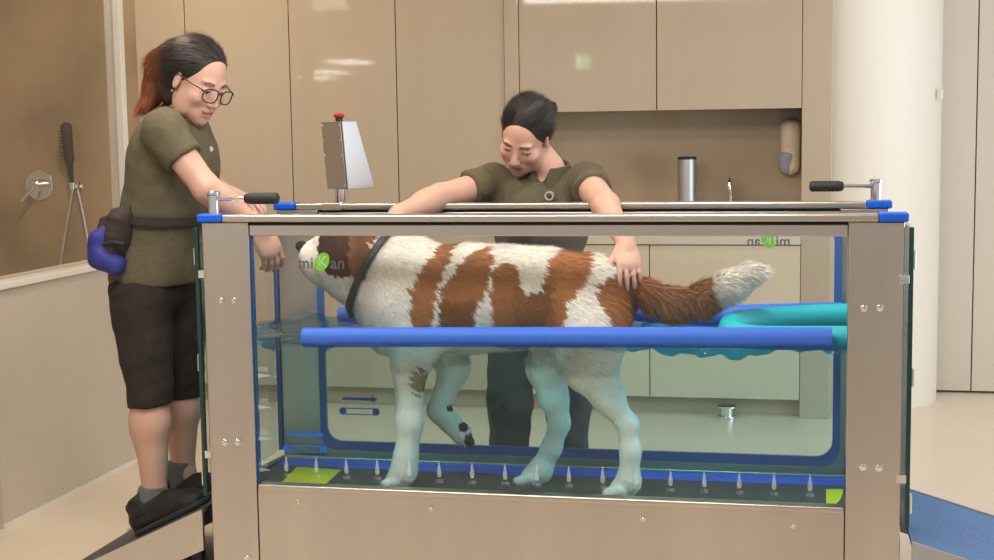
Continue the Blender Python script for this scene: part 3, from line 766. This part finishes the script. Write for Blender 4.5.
# far hind leg, reaching forward
s.chain([D(562, 335, f), D(548, 366, f), D(554, 398, f), D(560, 424, f)], [.092, .060, .038, .029], .035)
s.chain([D(560, 422, f), D(552, 448, f), D(540, 470, f)], [.030, .028, .030], .02)
s.rc(D(541, 470, f), D(531, 477, f), .034, .033, .02)
for i, dy in enumerate((-.026, -.009, .009, .026)): s.rc(D(531, 478, f+dy), D(518-(1 if i in (1, 2) else 0), 481, f+dy), .018, .015, .003)
# tail
tailp = [D(622, 282), D(645, 294), D(672, 303), D(700, 298), D(726, 286), D(748, 272), D(759, 268)]
s.chain(tailp, [.048, .034, .034, .036, .030, .018, .007], .02)
s.noise(.0018, 26, 5)
DV, DQ = s.mesh(.0052, 2)
# coat colours: markings by their place on the flank
WHITE = np.array([.93, .875, .80]); BRN = np.array([.40, .170, .062]); DARK = np.array([.085, .034, .018]); PAD = np.array([.03, .028, .028])
def proj_mid(V):                                           # flank coordinate: where the point stands lengthwise and in height
    d = V.copy(); d[:, 1] = YD-.12
    q = d-CAM; zc_ = q@FX
    return np.stack([497+FPX*(q@RX)/zc_, 280-FPX*(q@UX)/zc_], 1)
def inpoly(p, poly):
    poly = np.array(poly, float); x, y = p[:, 0], p[:, 1]; r = np.zeros(len(p), bool); j = len(poly)-1
    for i in range(len(poly)):
        xi, yi = poly[i]; xj, yj = poly[j]
        r ^= ((yi > y) != (yj > y)) & (x < (xj-xi)*(y-yi)/(yj-yi+1e-9)+xi); j = i
    return r
patches = [
    [(438, 244), (449, 246), (444, 266), (437, 284), (432, 311), (426, 338), (415, 338), (411, 317), (409, 290), (420, 266), (430, 250)],
    [(440, 287), (453, 270), (466, 254), (481, 250), (489, 263), (487, 281), (485, 292), (474, 312), (470, 338), (434, 338), (437, 310)],
    [(490, 268), (497, 262), (513, 268), (519, 290), (528, 293), (539, 291), (546, 259), (557, 251), (568, 249), (581, 251), (588, 262), (584, 282), (573, 296), (565, 301), (567, 310), (563, 338), (491, 338), (490, 310), (489, 288)],
    [(595, 283), (604, 277), (613, 273), (620, 280), (640, 270), (706, 250), (708, 330), (640, 325), (628, 338), (614, 326), (606, 313), (596, 298)],
]
head_brown = [(315, 200), (345, 200), (366, 225), (369, 262), (360, 279), (342, 277), (326, 278), (316, 264), (313, 245)]
def coat(V):
    q = proj_mid(V)
    j = np.stack([np.sin(V[:, 0]*140+V[:, 2]*90)+np.sin(V[:, 2]*210+V[:, 1]*120), np.sin(V[:, 2]*150-V[:, 0]*80)+np.sin(V[:, 0]*260)], 1)
    q = q+j*1.1
    c = np.tile(WHITE, (len(V), 1))*(1+.04*np.sin(V[:, [0]]*37+V[:, [2]]*29))
    for p_ in patches: c[inpoly(q, p_)] = BRN*1.0
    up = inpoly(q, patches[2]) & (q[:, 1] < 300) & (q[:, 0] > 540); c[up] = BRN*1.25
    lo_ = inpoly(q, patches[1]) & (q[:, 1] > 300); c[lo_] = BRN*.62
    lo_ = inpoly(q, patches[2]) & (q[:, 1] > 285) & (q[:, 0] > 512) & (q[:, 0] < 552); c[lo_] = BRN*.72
    c[(q[:, 0] > 640) & (q[:, 0] < 706) & (q[:, 1] < 330)] = BRN*.9+.06
    hb = inpoly(q, head_brown); c[hb] = DARK
    c[hb & (q[:, 0] > 347)] = DARK*.4+BRN*.6
    c[hb & (q[:, 0] < 332) & (q[:, 1] < 268)] = DARK*.8+.004
    nose = (np.linalg.norm(V-D(300.5, 246, hy), axis=1) < .0265); c[nose] = (.012, .011, .011)
    mouth = q[:, 0] < -1 # (np.abs(q[:, 1]-(279-.12*(q[:, 0]-312))) < 1.3) & (q[:, 0] < 336) & (q[:, 0] > 309); c[mouth] = (.06, .045, .04)
    k_ = V-CAM; k_ = k_/(k_@FX)[:, None]; sp = (V[:, 1] < YD) & (((497+FPX*(k_@RX)-419)/9)**2+((280-FPX*(k_@UX)-381)/14)**2 < 1+.5*np.sin(V[:, 2]*260+V[:, 0]*190)); c[sp] = (.38, .29, .20)
    k_ = V-CAM; k_ = k_/(k_@FX)[:, None]; tx_ = 497+FPX*(k_@RX); ty_ = 280-FPX*(k_@UX)
    pads = (V[:, 1] > YD) & (((tx_-471)**2+(ty_-440)**2 < 50) | ((tx_-463)**2+(ty_-427)**2 < 26) | ((tx_-450)**2+(ty_-408)**2 < 12))
    c[pads] = PAD
    return np.clip(c, .005, 1)
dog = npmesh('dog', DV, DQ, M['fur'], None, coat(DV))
tag(dog, 'white and brown long haired dog walking in the water tank', 'dog')
# hair coat: short wet on the legs, fluffy on the back, long on the tail
NV = vnormals(DV, DQ)
q = proj_mid(DV)
dry = DV[:, 2] > ZW-.0
tail = (DV[:, 0] > D(640, 300)[0]) & (DV[:, 2] > .82)
legs = DV[:, 2] < .70
headm = q[:, 0] < 350
wgt = np.where(legs, .25, 1.0); wgt[tail] = 2.6
nn = 110000
ii = rng.choice(len(DV), nn, p=wgt/wgt.sum())
jit = rng.normal(0, .004, (nn, 3))
pos = DV[ii]+jit-NV[ii]*(jit*NV[ii]).sum(1)[:, None]-NV[ii]*.001
flow = np.tile(np.array([.85, 0, -.55]), (nn, 1)); flow[tail[ii]] = [.75, 0, -.75]; flow[legs[ii]] = [.15, 0, -1]; flow[headm[ii]] = [.8, 0, -.3]
wt = tail[ii] & (q[ii, 0] > 700); flow[wt] = [.9, 0, -.25]
N_ = NV[ii]; T_ = flow-N_*(flow*N_).sum(1)[:, None]; T_ /= np.maximum(np.linalg.norm(T_, axis=1), .2)[:, None]
dirs = T_+N_*np.where(tail[ii], .45, .38)[:, None]+rng.normal(0, .17, (nn, 3)); dirs /= np.linalg.norm(dirs, axis=1)[:, None]
ln = np.where(legs[ii], .009, .020)*rng.uniform(.6, 1.25, nn); ln[tail[ii]] = rng.uniform(.028, .052, tail[ii].sum()); ln[headm[ii]] *= .45
ln[wt & (N_[:, 2] > .2)] *= .7
cc = coat(pos)*rng.uniform(.82, 1.1, (nn, 1)); keep = np.linalg.norm(pos-D(300.5, 246, hy), axis=1) > .031
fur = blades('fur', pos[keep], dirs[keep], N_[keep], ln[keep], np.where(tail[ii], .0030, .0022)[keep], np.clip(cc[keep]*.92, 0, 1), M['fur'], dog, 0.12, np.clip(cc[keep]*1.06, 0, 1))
fur['kind'] = 'stuff'
for dy in (-1, 1):
    e = MB(); c_ = D(320, 242, hy+dy*.052); e.lathe(c_+np.array([.0, -dy*.008, 0]), (0, dy, 0), [(0, .008), (.006, .007), (.009, .004)], 14); e.out('eye', M['eye'], dog)
# collar hugging the neck
cs = dtrunk().el(D(345, 243, hy), (.088, .080, .080), k=.04).inflate(.019)
ca_, cb_ = D(389, 238), D(366, 284); axn = _n(np.cross(cb_-ca_, [0, 1, 0]))
if axn[0] > 0: axn = -axn
V, Q = cs.slab((ca_+cb_)/2, axn, .011).mesh(.004, 1)
kk = np.abs((V-(ca_+cb_)/2)@axn) < .02
npmesh('collar', V, Q, M['collar'], dog)

# ---------------------------------------------------------------- people
SK = np.array([.62, .365, .275]); LIP = np.array([.46, .17, .15]); BROW = np.array([.12, .065, .045])
def skin_cols(V, O, Rm, k, lipshade=1):
    c = np.tile(SK, (len(V), 1))
    q = (V-O)@Rm/k
    x, y, z = q[:, 0], q[:, 1], q[:, 2]; head = np.linalg.norm(q, axis=1) < .16
    chk = head & (x > .03)
    d = np.minimum(np.linalg.norm(q-[.075, .042, -.03], axis=1), np.linalg.norm(q-[.075, -.042, -.03], axis=1))
    a = np.clip(1-d/.03, 0, 1)[:, None]*chk[:, None]; c = c*(1-.45*a)+np.array([.60, .25, .19])*.45*a
    lips = head & (x > .065) & (np.abs(z+.072-7*y*y) < .0068) & (np.abs(y) < .024); c[lips] = LIP
    ml = head & (x > .065) & (np.abs(z+.0712-7*y*y) < .0017) & (np.abs(y) < .025); c[ml] = LIP*.45
    for sg in (-1, 1):
        br = head & (x > .05) & (np.abs(z-(.026-abs(.25)*np.abs(np.abs(y)-.034))) < .0036) & (y*sg > .014) & (y*sg < .049); c[br] = BROW
        ls = head & (x > .05) & (np.abs(z-(.0005-.15*np.abs(y*sg-.033))) < .0026) & (y*sg > .018) & (y*sg < .049); c[ls] = BROW
    nz = head & (x > .10) & (np.abs(y) < .011) & (z < -.044) & (z > -.050); c[nz] = SK*.6
    return c
def head(s, O, Rm, k=1.):
    def h(p): return O+Rm@(np.array(p)*k)
    e = lambda c, r, kk=.012, op='u', R2=None: s.el(h(c), np.array(r)*k, Rm if R2 is None else Rm@R2, kk*k, op)
    e((-.012, 0, .035), (.097, .075, .085), .03)
    e((.030, 0, -.035), (.060, .060, .085), .03)
    e((.052, 0, -.085), (.036, .042, .032), .025)
    e((.070, 0, -.106), (.018, .018, .014), .018)
    for sg in (-1, 1):
        e((.058, sg*.044, -.030), (.028, .024, .026), .02)
        e((.025, sg*.052, -.07), (.035, .014, .035), .02)
        e((.080, sg*.030, .022), (.012, .021, .007), .014)
        e((.100, sg*.032, .002), (.018, .019, .012), .012, 's')
        e((.077, sg*.032, .001), (.0135, .017, .0115), .006)
        e((-.004, sg*.076, -.010), (.018, .008, .031), .008, 'u', rotm(sg*.35, .1, 0))
        e((.001, sg*.085, -.008), (.009, .004, .016), .005, 's', rotm(sg*.35, .1, 0))
    s.rc(h((.084, 0, .012)), h((.108, 0, -.036)), .0075*k, .0105*k, .014*k)
    for sg in (-1, 1): e((.100, sg*.010, -.042), (.010, .008, .007), .008)
    e((.083, 0, -.066), (.014, .026, .007), .009); e((.082, 0, -.077), (.014, .021, .008), .009)
    e((.098, 0, -.0712), (.010, .020, .0016), .003, 's')
    return h
def hand(s, w_, d, n, t, curls, spread=.0, sc=1., thumb=(.6, .8), tcurl=.3):
    """w_: wrist, d: towards the fingers, n: back of the hand, t: thumb side"""
    d = _n(d); n = _n(n-np.dot(n, d)*d); t_ = np.cross(d, n); t = t_ if np.dot(t_, t) > 0 else -t_
    R_ = np.stack([d, t, n], 1)
    s.el(w_+d*.048*sc, np.array([.056, .040, .017])*sc, R_, .012)
    s.el(w_+d*.070*sc, np.array([.028, .041, .0145])*sc, R_, .010)
    s.rc(w_-d*.01, w_+d*.02*sc, .024*sc, .024*sc, .015)
    for i, (o, l) in enumerate(((.030, .072), (.0105, .080), (-.0095, .075), (-.0285, .058))):
        p = w_+d*(.088-.004*abs(i-1))*sc+t*o*sc; a = spread*(1.2-i)*.5; dd = _n(d*math.cos(a)+t*math.sin(a)); ang = 0; r = .0092*sc if i < 3 else .0082*sc
        s.rc(w_+d*.05*sc+t*o*.8*sc, p, .011*sc, r*1.05, .008)
        for j, f in enumerate((.46, .30, .24)):
            ang += curls[i]*(.8 if j == 0 else 1.0); q = p+(dd*math.cos(ang)-n*math.sin(ang))*l*f*sc
            s.rc(p, q, r*(1-.08*j), r*(1-.08*(j+1)), .0035); p = q
    p = w_+d*.022*sc+t*.026*sc-n*.004; dd = _n(t*thumb[0]+d*thumb[1]-n*.25)
    q = p+dd*.045*sc; s.rc(p, q, .016*sc, .0115*sc, .01)
    dd2 = _n(dd+d*tcurl-n*.15); q2 = q+dd2*.033*sc; s.rc(q, q2, .0112*sc, .0100*sc, .004)
    q3 = q2+_n(dd2+d*tcurl)*.024*sc; s.rc(q2, q3, .0100*sc, .0078*sc, .004)
def hair_cap(O, Rm, k, planes, extra=None, t=.009):
    def h(p): return O+Rm@(np.array(p)*k)
    s = SDF(); s.el(h((-.024, 0, .038)), np.array([.103, .083, .094])*k, Rm, .02)
    s.el(h((-.050, 0, -.02)), np.array([.062, .071, .07])*k, Rm, .03)
    s.el(h((.095, 0, -.03)), np.array([.078, .069, .108])*k, Rm, .005, 's')
    for p, n in planes: s.plane(h(p), Rm@np.array(n, float))
    if extra: extra(s, h)
    return s, h
def strands(name, s_V, s_Q, O, Rm, dirfn, colfn, n, L, w_, parent, seed=1):
    r = np.random.default_rng(seed); N = vnormals(s_V, s_Q); ql = (s_V-O)@Rm; i = r.choice(np.nonzero(ql[:, 0]*.8-ql[:, 2]*.42 < .013)[0], n)
    d = dirfn(s_V[i]); d = d-N[i]*(d*N[i]).sum(1)[:, None]; d /= np.maximum(np.linalg.norm(d, axis=1), .1)[:, None]
    d = d+N[i]*.05+r.normal(0, .05, (n, 3)); c = colfn(s_V[i])*r.uniform(.6, 1.5, (n, 1))
    return blades(name, s_V[i]+N[i]*.0008, d, N[i], L*r.uniform(.6, 1.2, n), np.full(n, w_), c, M['hair'], parent)

# ---- woman on the ramp
f20 = math.radians(-18)
F2 = np.array([math.cos(f20), math.sin(f20), 0]); L2 = np.array([-math.sin(f20), math.cos(f20), 0])
RB = rotm(f20, .10, 0)
Ym = .29
HA = P(197, 80, .25); RA = rotm(math.radians(-24), math.radians(27), math.radians(-5))
neck0 = P(183, 119, .29); chest = P(172, 166, Ym); belly = P(165, 216, Ym); hips = P(160, 268, Ym)
shR, shL = P(163, 131, .13), P(190, 134, .44)
elR, wrR = P(207, 189, .12), P(258, 226, .21)
elL, wrL = P(213, 190, .46), P(233, 196, .40)
kneeR, ankR = P(149, 388, .20), P(155, 496, .20)
kneeL, ankL = P(181, 380, .37), P(183, 470, .37)
s = SDF()
s.el(chest, (.105, .15, .17), RB, .05).el(belly, (.10, .135, .14), RB, .05).el(hips, (.105, .15, .11), RB, .05)
s.rc(neck0, HA+RA@np.array([-.025, 0, -.06]), .056, .052, .03)
s.rc(shR, chest, .05, .08, .05).rc(shL, chest, .05, .08, .05)
s.chain([shR, elR, wrR], [.050, .040, .027], .02); s.chain([shL, elL, wrL], [.05, .040, .028], .02)
s.rc(elR*.75+wrR*.25, elR*.6+wrR*.4, .042, .039, .02)
for kn, an, y in ((kneeR, ankR, .2), (kneeL, ankL, .37)):
    hp = hips+L2*(y-Ym)*1.0+np.array([0, 0, -.06])
    s.rc(hp, kn, .085, .058, .04); s.rc(kn, kn*.68+an*.32, .054, .056, .03, ); s.rc(kn*.68+an*.32, an, .056, .036, .03)
    s.el(kn*.66+an*.34+np.array([-.018, 0, 0]), (.042, .045, .085), None, .03)
    s.rc(an, an+np.array([.01, 0, -.02]), .037, .036, .02)
hA = head(s, HA, RA, .98)
hand(s, wrR, P(276, 262, .24)-wrR, np.array([.55, -.6, .55]), np.array([.5, .8, .1]), [.35, .45, .5, .5], .1, 1.05, thumb=(.25, .95))
hand(s, wrL, P(250, 200, .37)-wrL, np.array([.1, -.2, 1.]), np.array([.2, -1, 0]), [.25, .3, .35, .4], .15, .9)
V, Q = s.mesh(.0042, 2)
pA = npmesh('person', V, Q, M['skin'], None, skin_cols(V, HA, RA, .98))
tag(pA, 'woman with glasses and ponytail in olive polo and dark shorts standing on the ramp', 'person')
# polo shirt
s = SDF()
s.el(chest, (.122, .168, .185), RB, .06).el(belly, (.120, .155, .15), RB, .06).el(hips+np.array([0, 0, -.02]), (.128, .178, .17), RB, .06)
s.rc(shR, chest, .062, .09, .05).rc(shL, chest, .062, .09, .05)
s.rc(neck0+np.array([-.004, 0, -.03]), chest, .07, .10, .05)
s.plane(P(160, 281, Ym), (-.05, 0, -1))
s.rc(neck0, HA+RA@np.array([-.02, 0, -.07]), .054, .05, .008, 's')
cR = shR*.50+elR*.50; s.rc(shR, cR, .064, .064, .03, cap=1)
cL = shL*.50+elL*.50; s.rc(shL, cL, .064, .064, .03, cap=1)
s.noise(.0026, 17, 1).noise(.0012, 45, 2)
V, Q = s.mesh(.006, 2); shirt = npmesh('polo_shirt', V, Q, M['polo'], pA)
s = SDF(); nk = HA+RA@np.array([-.02, 0, -.07]); ax = _n(nk-neck0)
b0 = neck0-ax*.028; s.rc(b0, neck0+ax*.03, .082, .066, .01).rc(neck0-ax*.1, neck0+ax*.1, .058, .058, .004, 's').plane(neck0+ax*.022, ax).plane(b0+ax*-.02, -ax)
fr = neck0+F2*.075; s.rc(fr+ax*.07, fr-ax*.02, .045, .012, .006, 's')
V, Q = s.mesh(.004, 2); npmesh('collar', V, Q, M['poloc'], pA)
# chest emblem
b = MB(); c_ = chest+RB@np.array([.116, .06, .06]); q_ = P(209, 149, c_[1]-.02)
b.lathe(q_+np.array([.006, -.0, 0]), F2+np.array([0, -.4, .1]), [(0, .008), (.003, .008)], 14).out('emblem', M['patchw'], shirt)
# shorts
s = SDF()
s.el(hips+np.array([0, 0, -.03]), (.110, .155, .11), RB, .05)
for kn, y in ((kneeR, .2), (kneeL, .37)):
    hp = hips+L2*(y-Ym)+np.array([0, 0, -.07]); e_ = kn+(kn-hp)*.07
    e_ = kn+_n(kn-hp)*.055
    s.rc(hp, e_, .098, .068, .03, cap=1)
s.noise(.0022, 26, 4)
V, Q = s.mesh(.006, 2); npmesh('shorts', V, Q, M['shorts'], pA)
# socks and shoes
for kn, an, nm in ((kneeR, ankR, 0), (kneeL, ankL, 1)):
    sl = np.array([.89, -.08, .0])+np.array([0, 0, .45]); sl = _n(sl); up = _n(np.array([-.45, 0, .89]))
    sole_h = an+np.array([-.05, 0, 0]); sole_h[2] = .306+(sole_h[0]+.024)*.515+.004
    def q(a, b_, c_=0): return sole_h+sl*a+up*b_+np.array([0, 1, 0])*c_
    s = SDF(); s.rc(an+np.array([0, 0, .045]), q(.055, .05), .042, .05, .02).plane(an+np.array([0, 0, .035]), (0, 0, 1)); V, Q = s.mesh(.005); npmesh('sock', V, Q, M['sock'], pA)
    s = SDF()
    s.rc(q(.045, .045), q(.05, .10), .048, .045, .03).el(q(.06, .035), (.065, .045, .045), rotm(0, -.47, 0), .03)
    s.el(q(.15, .030), (.095, .048, .042), rotm(0, -.47, 0), .03).el(q(.215, .026), (.05, .046, .032), rotm(0, -.47, 0), .03)
    s.rc(q(.06, .08), q(.16, .055), .04, .034, .03)
    s.plane(q(.05, .115), _n(up*.9-sl*.25)); s.plane(q(0, .008), -up); s.noise(.0011, 60, 6)
    V, Q = s.mesh(.005); sh = npmesh('shoe', V, Q, M['shoe'], pA)
    s = SDF(); s.rc(q(.05, .012), q(.215, .012), .052, .052, .02).el(q(.05, .012), (.062, .05, .03), rotm(0, -.47, 0), .02).plane(q(0, .022), up).plane(q(0, .0), -up)
    V, Q = s.mesh(.005); npmesh('sole', V, Q, M['sole'], sh)
    b = MB()
    for i in range(4):
        a_ = .10+.028*i; hgt = .098-.011*i
        b.tube([q(a_, hgt-.012, -.026), q(a_+.006, hgt, 0), q(a_, hgt-.012, .026)], .004, 8)
    b.out('laces', M['shoe'], sh)
# glasses
g = MB()
for sg in (-1, 1):
    c_ = np.array([.112, sg*.034, -.006]); pts = []
    for i in range(25):
        a_ = 2*math.pi*i/24; cx_, cz_ = math.cos(a_), math.sin(a_)
        pts.append(hA(c_+np.array([-.010*abs(cx_)*(1 if cx_*sg > 0 else 0), .0265*np.sign(cx_)*abs(cx_)**.7, .0215*np.sign(cz_)*abs(cz_)**.7])))
    g.tube(pts, .0021, 8)
    g.tube([hA((.106, sg*.060, .006)), hA((.06, sg*.078, .008)), hA((.0, sg*.083, .012)), hA((-.02, sg*.083, -.005))], .0020, 8)
g.tube([hA((.114, -.008, .004)), hA((.117, 0, .006)), hA((.114, .008, .004))], .0020, 8)
g.out('glasses', M['black'], pA)
for sg in (-1, 1):
    e = MB().lathe(hA((.086, sg*.032, -.004)), RA@np.array([1., 0, -.3]), [(0, .006), (.003, .004), (.004, .001)], 12).out('eye', M['eye'], pA)
e = MB().lathe(hA((.004, -.086, -.043)), RA@np.array([0, -1., 0]), [(0, .004), (.003, .004)], 10).out('earring', M['chrome'], pA)
# hair and ponytail
pt = [P(176, 55, .27), P(163, 66, .28), P(158, 85, .29), P(150, 100, .28), P(139, 107, .26)]
def tailx(s, h): s.chain(pt, [.048, .050, .042, .026, .010], .02); s.rc(P(178, 60, .26), P(172, 95, .24), .05, .034, .03)
s, h_ = hair_cap(HA, RA, .98, [((.030, 0, .004), (.62, 0, -.78))], tailx, .010)
V, Q = s.mesh(.004, 2)
def hcA(V):
    q = np.stack([(V-CAM)@RX, (V-CAM)@UX], 1)/((V-CAM)@FX)[:, None]*FPX; px, py = 497+q[:, 0], 280-q[:, 1]
    t = np.clip((168-px)/26, 0, 1)[:, None]; return np.array([.020, .014, .012])*(1-t)+np.array([.30, .085, .03])*t
hr = npmesh('hair', V, Q, M['hair'], pA, hcA(V)*.8)
tgt = P(166, 62, .27)
def dA(V):
    d = tgt-V; lo_ = V[:, 0] < tgt[0]+.01; d[lo_] = [-.55, 0, -.85]; return d
strands('hair_strands', V, Q, HA, RA, dA, hcA, 5000, .05, .0018, hr)['kind'] = 'stuff'
# waist pouch with its belt
t = thing('waist_pouch', 'brown and blue treat pouch hanging from a belt at the woman\'s back', 'pouch', tuple(P(110, 240, .2)))
bl = MB(); wc = P(164, 216, Ym)
pts = [wc+RB@np.array([.1315*math.cos(a_), .168*math.sin(a_), 0])+np.array([0, 0, .0]) for a_ in np.linspace(0, 2*math.pi, 41)]
loop = []
for p_ in pts[:-1]:
    o_ = _n((p_-wc)*np.array([1, 1, 0])); loop.append((p_, o_))
vs0 = []
for p_, o_ in loop: vs0.append([bl.bm.verts.new(p_+o_*a_+np.array([0, 0, z_])) for a_, z_ in ((0, -.012), (.004, -.012), (.004, .012), (0, .012))])
for i in range(len(vs0)):
    A, B = vs0[i], vs0[(i+1) % len(vs0)]
    for j in range(4): bl.bm.faces.new([A[j], B[j], B[(j+1) % 4], A[(j+1) % 4]])
bl.out('belt_strap', M['pouch'], t)
s = SDF(); s.rc(P(120, 222, .135), P(112, 250, .135), .042, .05, .02, sy=1.2).rc(P(128, 208, .135), P(122, 225, .135), .012, .03, .02).rc(P(107, 222, .135), P(108, 235, .135), .022, .03, .02)
s.noise(.002, 45, 9); V, Q = s.mesh(.005); npmesh('bag', V, Q, M['pouch'], t)
s = SDF(); s.rc(P(101, 240, .105), P(100, 256, .105), .034, .036, .02, sy=1.1).rc(P(100, 256, .105), P(116, 265, .105), .034, .032, .02, sy=1.1).rc(P(104, 230, .10), P(102, 240, .105), .016, .026, .02)
s.noise(.002, 45, 10); V, Q = s.mesh(.005); npmesh('pocket', V, Q, M['pouchb'], t)
MB().tube([P(98, 246, .085), P(112, 242, .075), P(124, 244, .08)], .006, 8).out('webbing', M['black'], t)

# ---- woman behind the tank
HB = P(525, 135, .76); RBh = rotm(math.radians(-105), math.radians(38), math.radians(-17))
neck0 = P(549, 170, .84); chest = P(541, 222, .86); belly = P(540, 275, .93); hips = P(538, 318, .97)
shR, shL = P(494, 183, .84), P(586, 182, .82)
elR, wrR = P(440, 197, .64), P(398, 214, .44)
elL, wrL = P(606, 206, .56), P(626, 244, .30)
RBB = rotm(math.radians(-95), .28, .0)
s = SDF()
s.el(chest, (.10, .15, .15), RBB, .05).el(belly, (.10, .135, .14), RBB, .05).el(hips, (.105, .155, .11), RBB, .05)
s.rc(neck0, HB+RBh@np.array([-.03, 0, -.06]), .055, .052, .03)
s.rc(shR, chest, .05, .08, .05).rc(shL, chest, .05, .08, .05)
s.chain([shR, elR, wrR], [.052, .042, .028], .02).chain([shL, elL, wrL], [.052, .042, .027], .02)
s.rc(elR*.75+wrR*.25, elR*.6+wrR*.4, .043, .040, .02)
def B_(px, z, Y): p = P(px, 300, Y); return np.array([p[0], Y, z])
legsB = []
for px in (507, 566):
    hp, kn, an = B_(517 if px < 540 else 557, .78, .97), B_(px+1, .47, .93), B_(px+2, .09, .97)
    legsB.append((hp, kn, an)); s.rc(hp, kn, .085, .058, .04); s.rc(kn, kn*.68+an*.32, .055, .055, .03); s.rc(kn*.68+an*.32, an, .055, .037, .03); s.rc(an, an+np.array([0, -.02, -.03]), .037, .04, .02)
hB = head(s, HB, RBh, .97)
hand(s, wrR, P(372, 240, .36)-wrR, np.array([-.2, -.4, .8]), np.array([.1, -1., .1]), [.3, .35, .4, .4], .1, .95)
hand(s, wrL, P(632, 284, .205)-wrL, np.array([.3, -.9, .2]), np.array([-1., -.4, 0]), [.15, .2, .24, .3], .14, .92, thumb=(.55, .8), tcurl=.4)
V, Q = s.mesh(.0042, 2)
pB = npmesh('person', V, Q, M['skin'], None, skin_cols(V, HB, RBh, .97))
tag(pB, 'dark haired woman in olive polo leaning over the tank, hand on the dog\'s tail', 'person')
s = SDF()
s.el(chest, (.118, .168, .165), RBB, .06).el(belly, (.125, .158, .16), RBB, .06).el(hips, (.125, .17, .13), RBB, .06)
s.rc(shR, chest, .064, .09, .05).rc(shL, chest, .064, .09, .05).rc(neck0+np.array([0, .015, -.045]), chest, .062, .10, .05)
s.plane(P(540, 252, .8), (0, -.25, -1))
s.rc(neck0, HB+RBh@np.array([-.03, 0, -.06]), .056, .05, .008, 's')
s.rc(neck0+np.array([-.012, -.045, .03]), neck0+np.array([-.035, -.13, -.075]), .052, .014, .010, 's')
cR = shR*.52+elR*.48; s.rc(shR, cR, .064, .062, .03, cap=1)
cL = shL*.62+elL*.38; s.rc(shL, cL, .066, .064, .03, cap=1)
s.noise(.0026, 17, 11).noise(.0012, 45, 12)
V, Q = s.mesh(.006, 2); shirt = npmesh('polo_shirt', V, Q, M['polo'], pB)
s = SDF(); nk = HB+RBh@np.array([-.03, 0, -.06]); ax = _n(np.array([.05, -.25, 1.]))
b0 = neck0-ax*.035; s.rc(b0, neck0+ax*.03, .092, .066, .01).rc(neck0-ax*.1, neck0+ax*.1, .061, .058, .004, 's').plane(neck0+ax*.024, ax).plane(b0-ax*.012, -ax)
fr = neck0+np.array([-.022, -.09, 0]); s.rc(fr+ax*.07, fr-ax*.05, .07, .024, .006, 's')
V, Q = s.mesh(.004, 2); npmesh('collar', V, Q, M['poloc'], pB)
q_ = P(549, 196, .715); MB().ring([q_+np.array([.015*math.cos(a_), 0, .015*math.sin(a_)]) for a_ in np.linspace(0, 2*math.pi, 25)[:-1]], [q_+np.array([.010*math.cos(a_), 0, .010*math.sin(a_)]) for a_ in np.linspace(0, 2*math.pi, 25)[:-1]], (0, .02, 0)).out('emblem', M['patchw'], shirt)
q_ = P(585, 174, .775)
b = MB()
for i in range(7): b.box((q_[0]-.028+.008*i, q_[1], q_[2]-.004-.0012*i), (q_[0]-.0225+.008*i, q_[1]+.02, q_[2]+.004+.002*(i % 2)-.0012*i))
b.out('sleeve_lettering', M['patchw'], shirt, False)
s = SDF()
s.el(hips+np.array([0, 0, -.03]), (.118, .160, .11), RBB, .05)
for hp, kn, an in legsB:
    s.rc(hp, kn, .102, .076, .03); s.rc(kn, np.array([kn[0], kn[1], .30]), .076, .068, .03, cap=1)
s.noise(.0022, 26, 13)
V, Q = s.mesh(.006, 2); npmesh('trousers', V, Q, M['trousers'], pB)
for hp, kn, an in legsB:
    s = SDF(); b0 = np.array([an[0], an[1]+.02, .045])
    s.el(b0+np.array([0, -.0, .0]), (.044, .06, .048), None, .03).el(b0+np.array([0, -.10, -.01]), (.046, .09, .036), None, .03).rc(b0, b0+np.array([0, -.01, .05]), .044, .042, .03)
    s.plane((0, 0, .012), (0, 0, -1)).plane((0, 0, .105), (0, 0, 1)); V, Q = s.mesh(.006); sh = npmesh('shoe', V, Q, M['shoe'], pB)
    s = SDF(); s.rc(b0+np.array([0, .01, -.035]), b0+np.array([0, -.14, -.035]), .05, .05, .02).plane((0, 0, .014), (0, 0, 1)).plane((0, 0, .001), (0, 0, -1)); V, Q = s.mesh(.006); npmesh('sole', V, Q, M['black'], sh)
def bun(s, h): s.el(h((-.112, .045, .035)), (.030, .028, .030), None, .010)
s, h_ = hair_cap(HB, RBh, .97, [((.034, 0, .010), (.62, 0, -.78))], bun, .010)
s.rc(h_((.105, -.012, .075)), h_((.03, -.01, .140)), .006, .005, .006, 's')
V, Q = s.mesh(.004, 2); hc = lambda V: np.tile(np.array([.017, .012, .011]), (len(V), 1))
hr = npmesh('hair', V, Q, M['hair'], pB, hc(V)*.8); tg2 = h_((-.112, .045, .035))
strands('hair_strands', V, Q, HB, RBh, lambda V: tg2-V, hc, 4500, .05, .0018, hr)['kind'] = 'stuff'
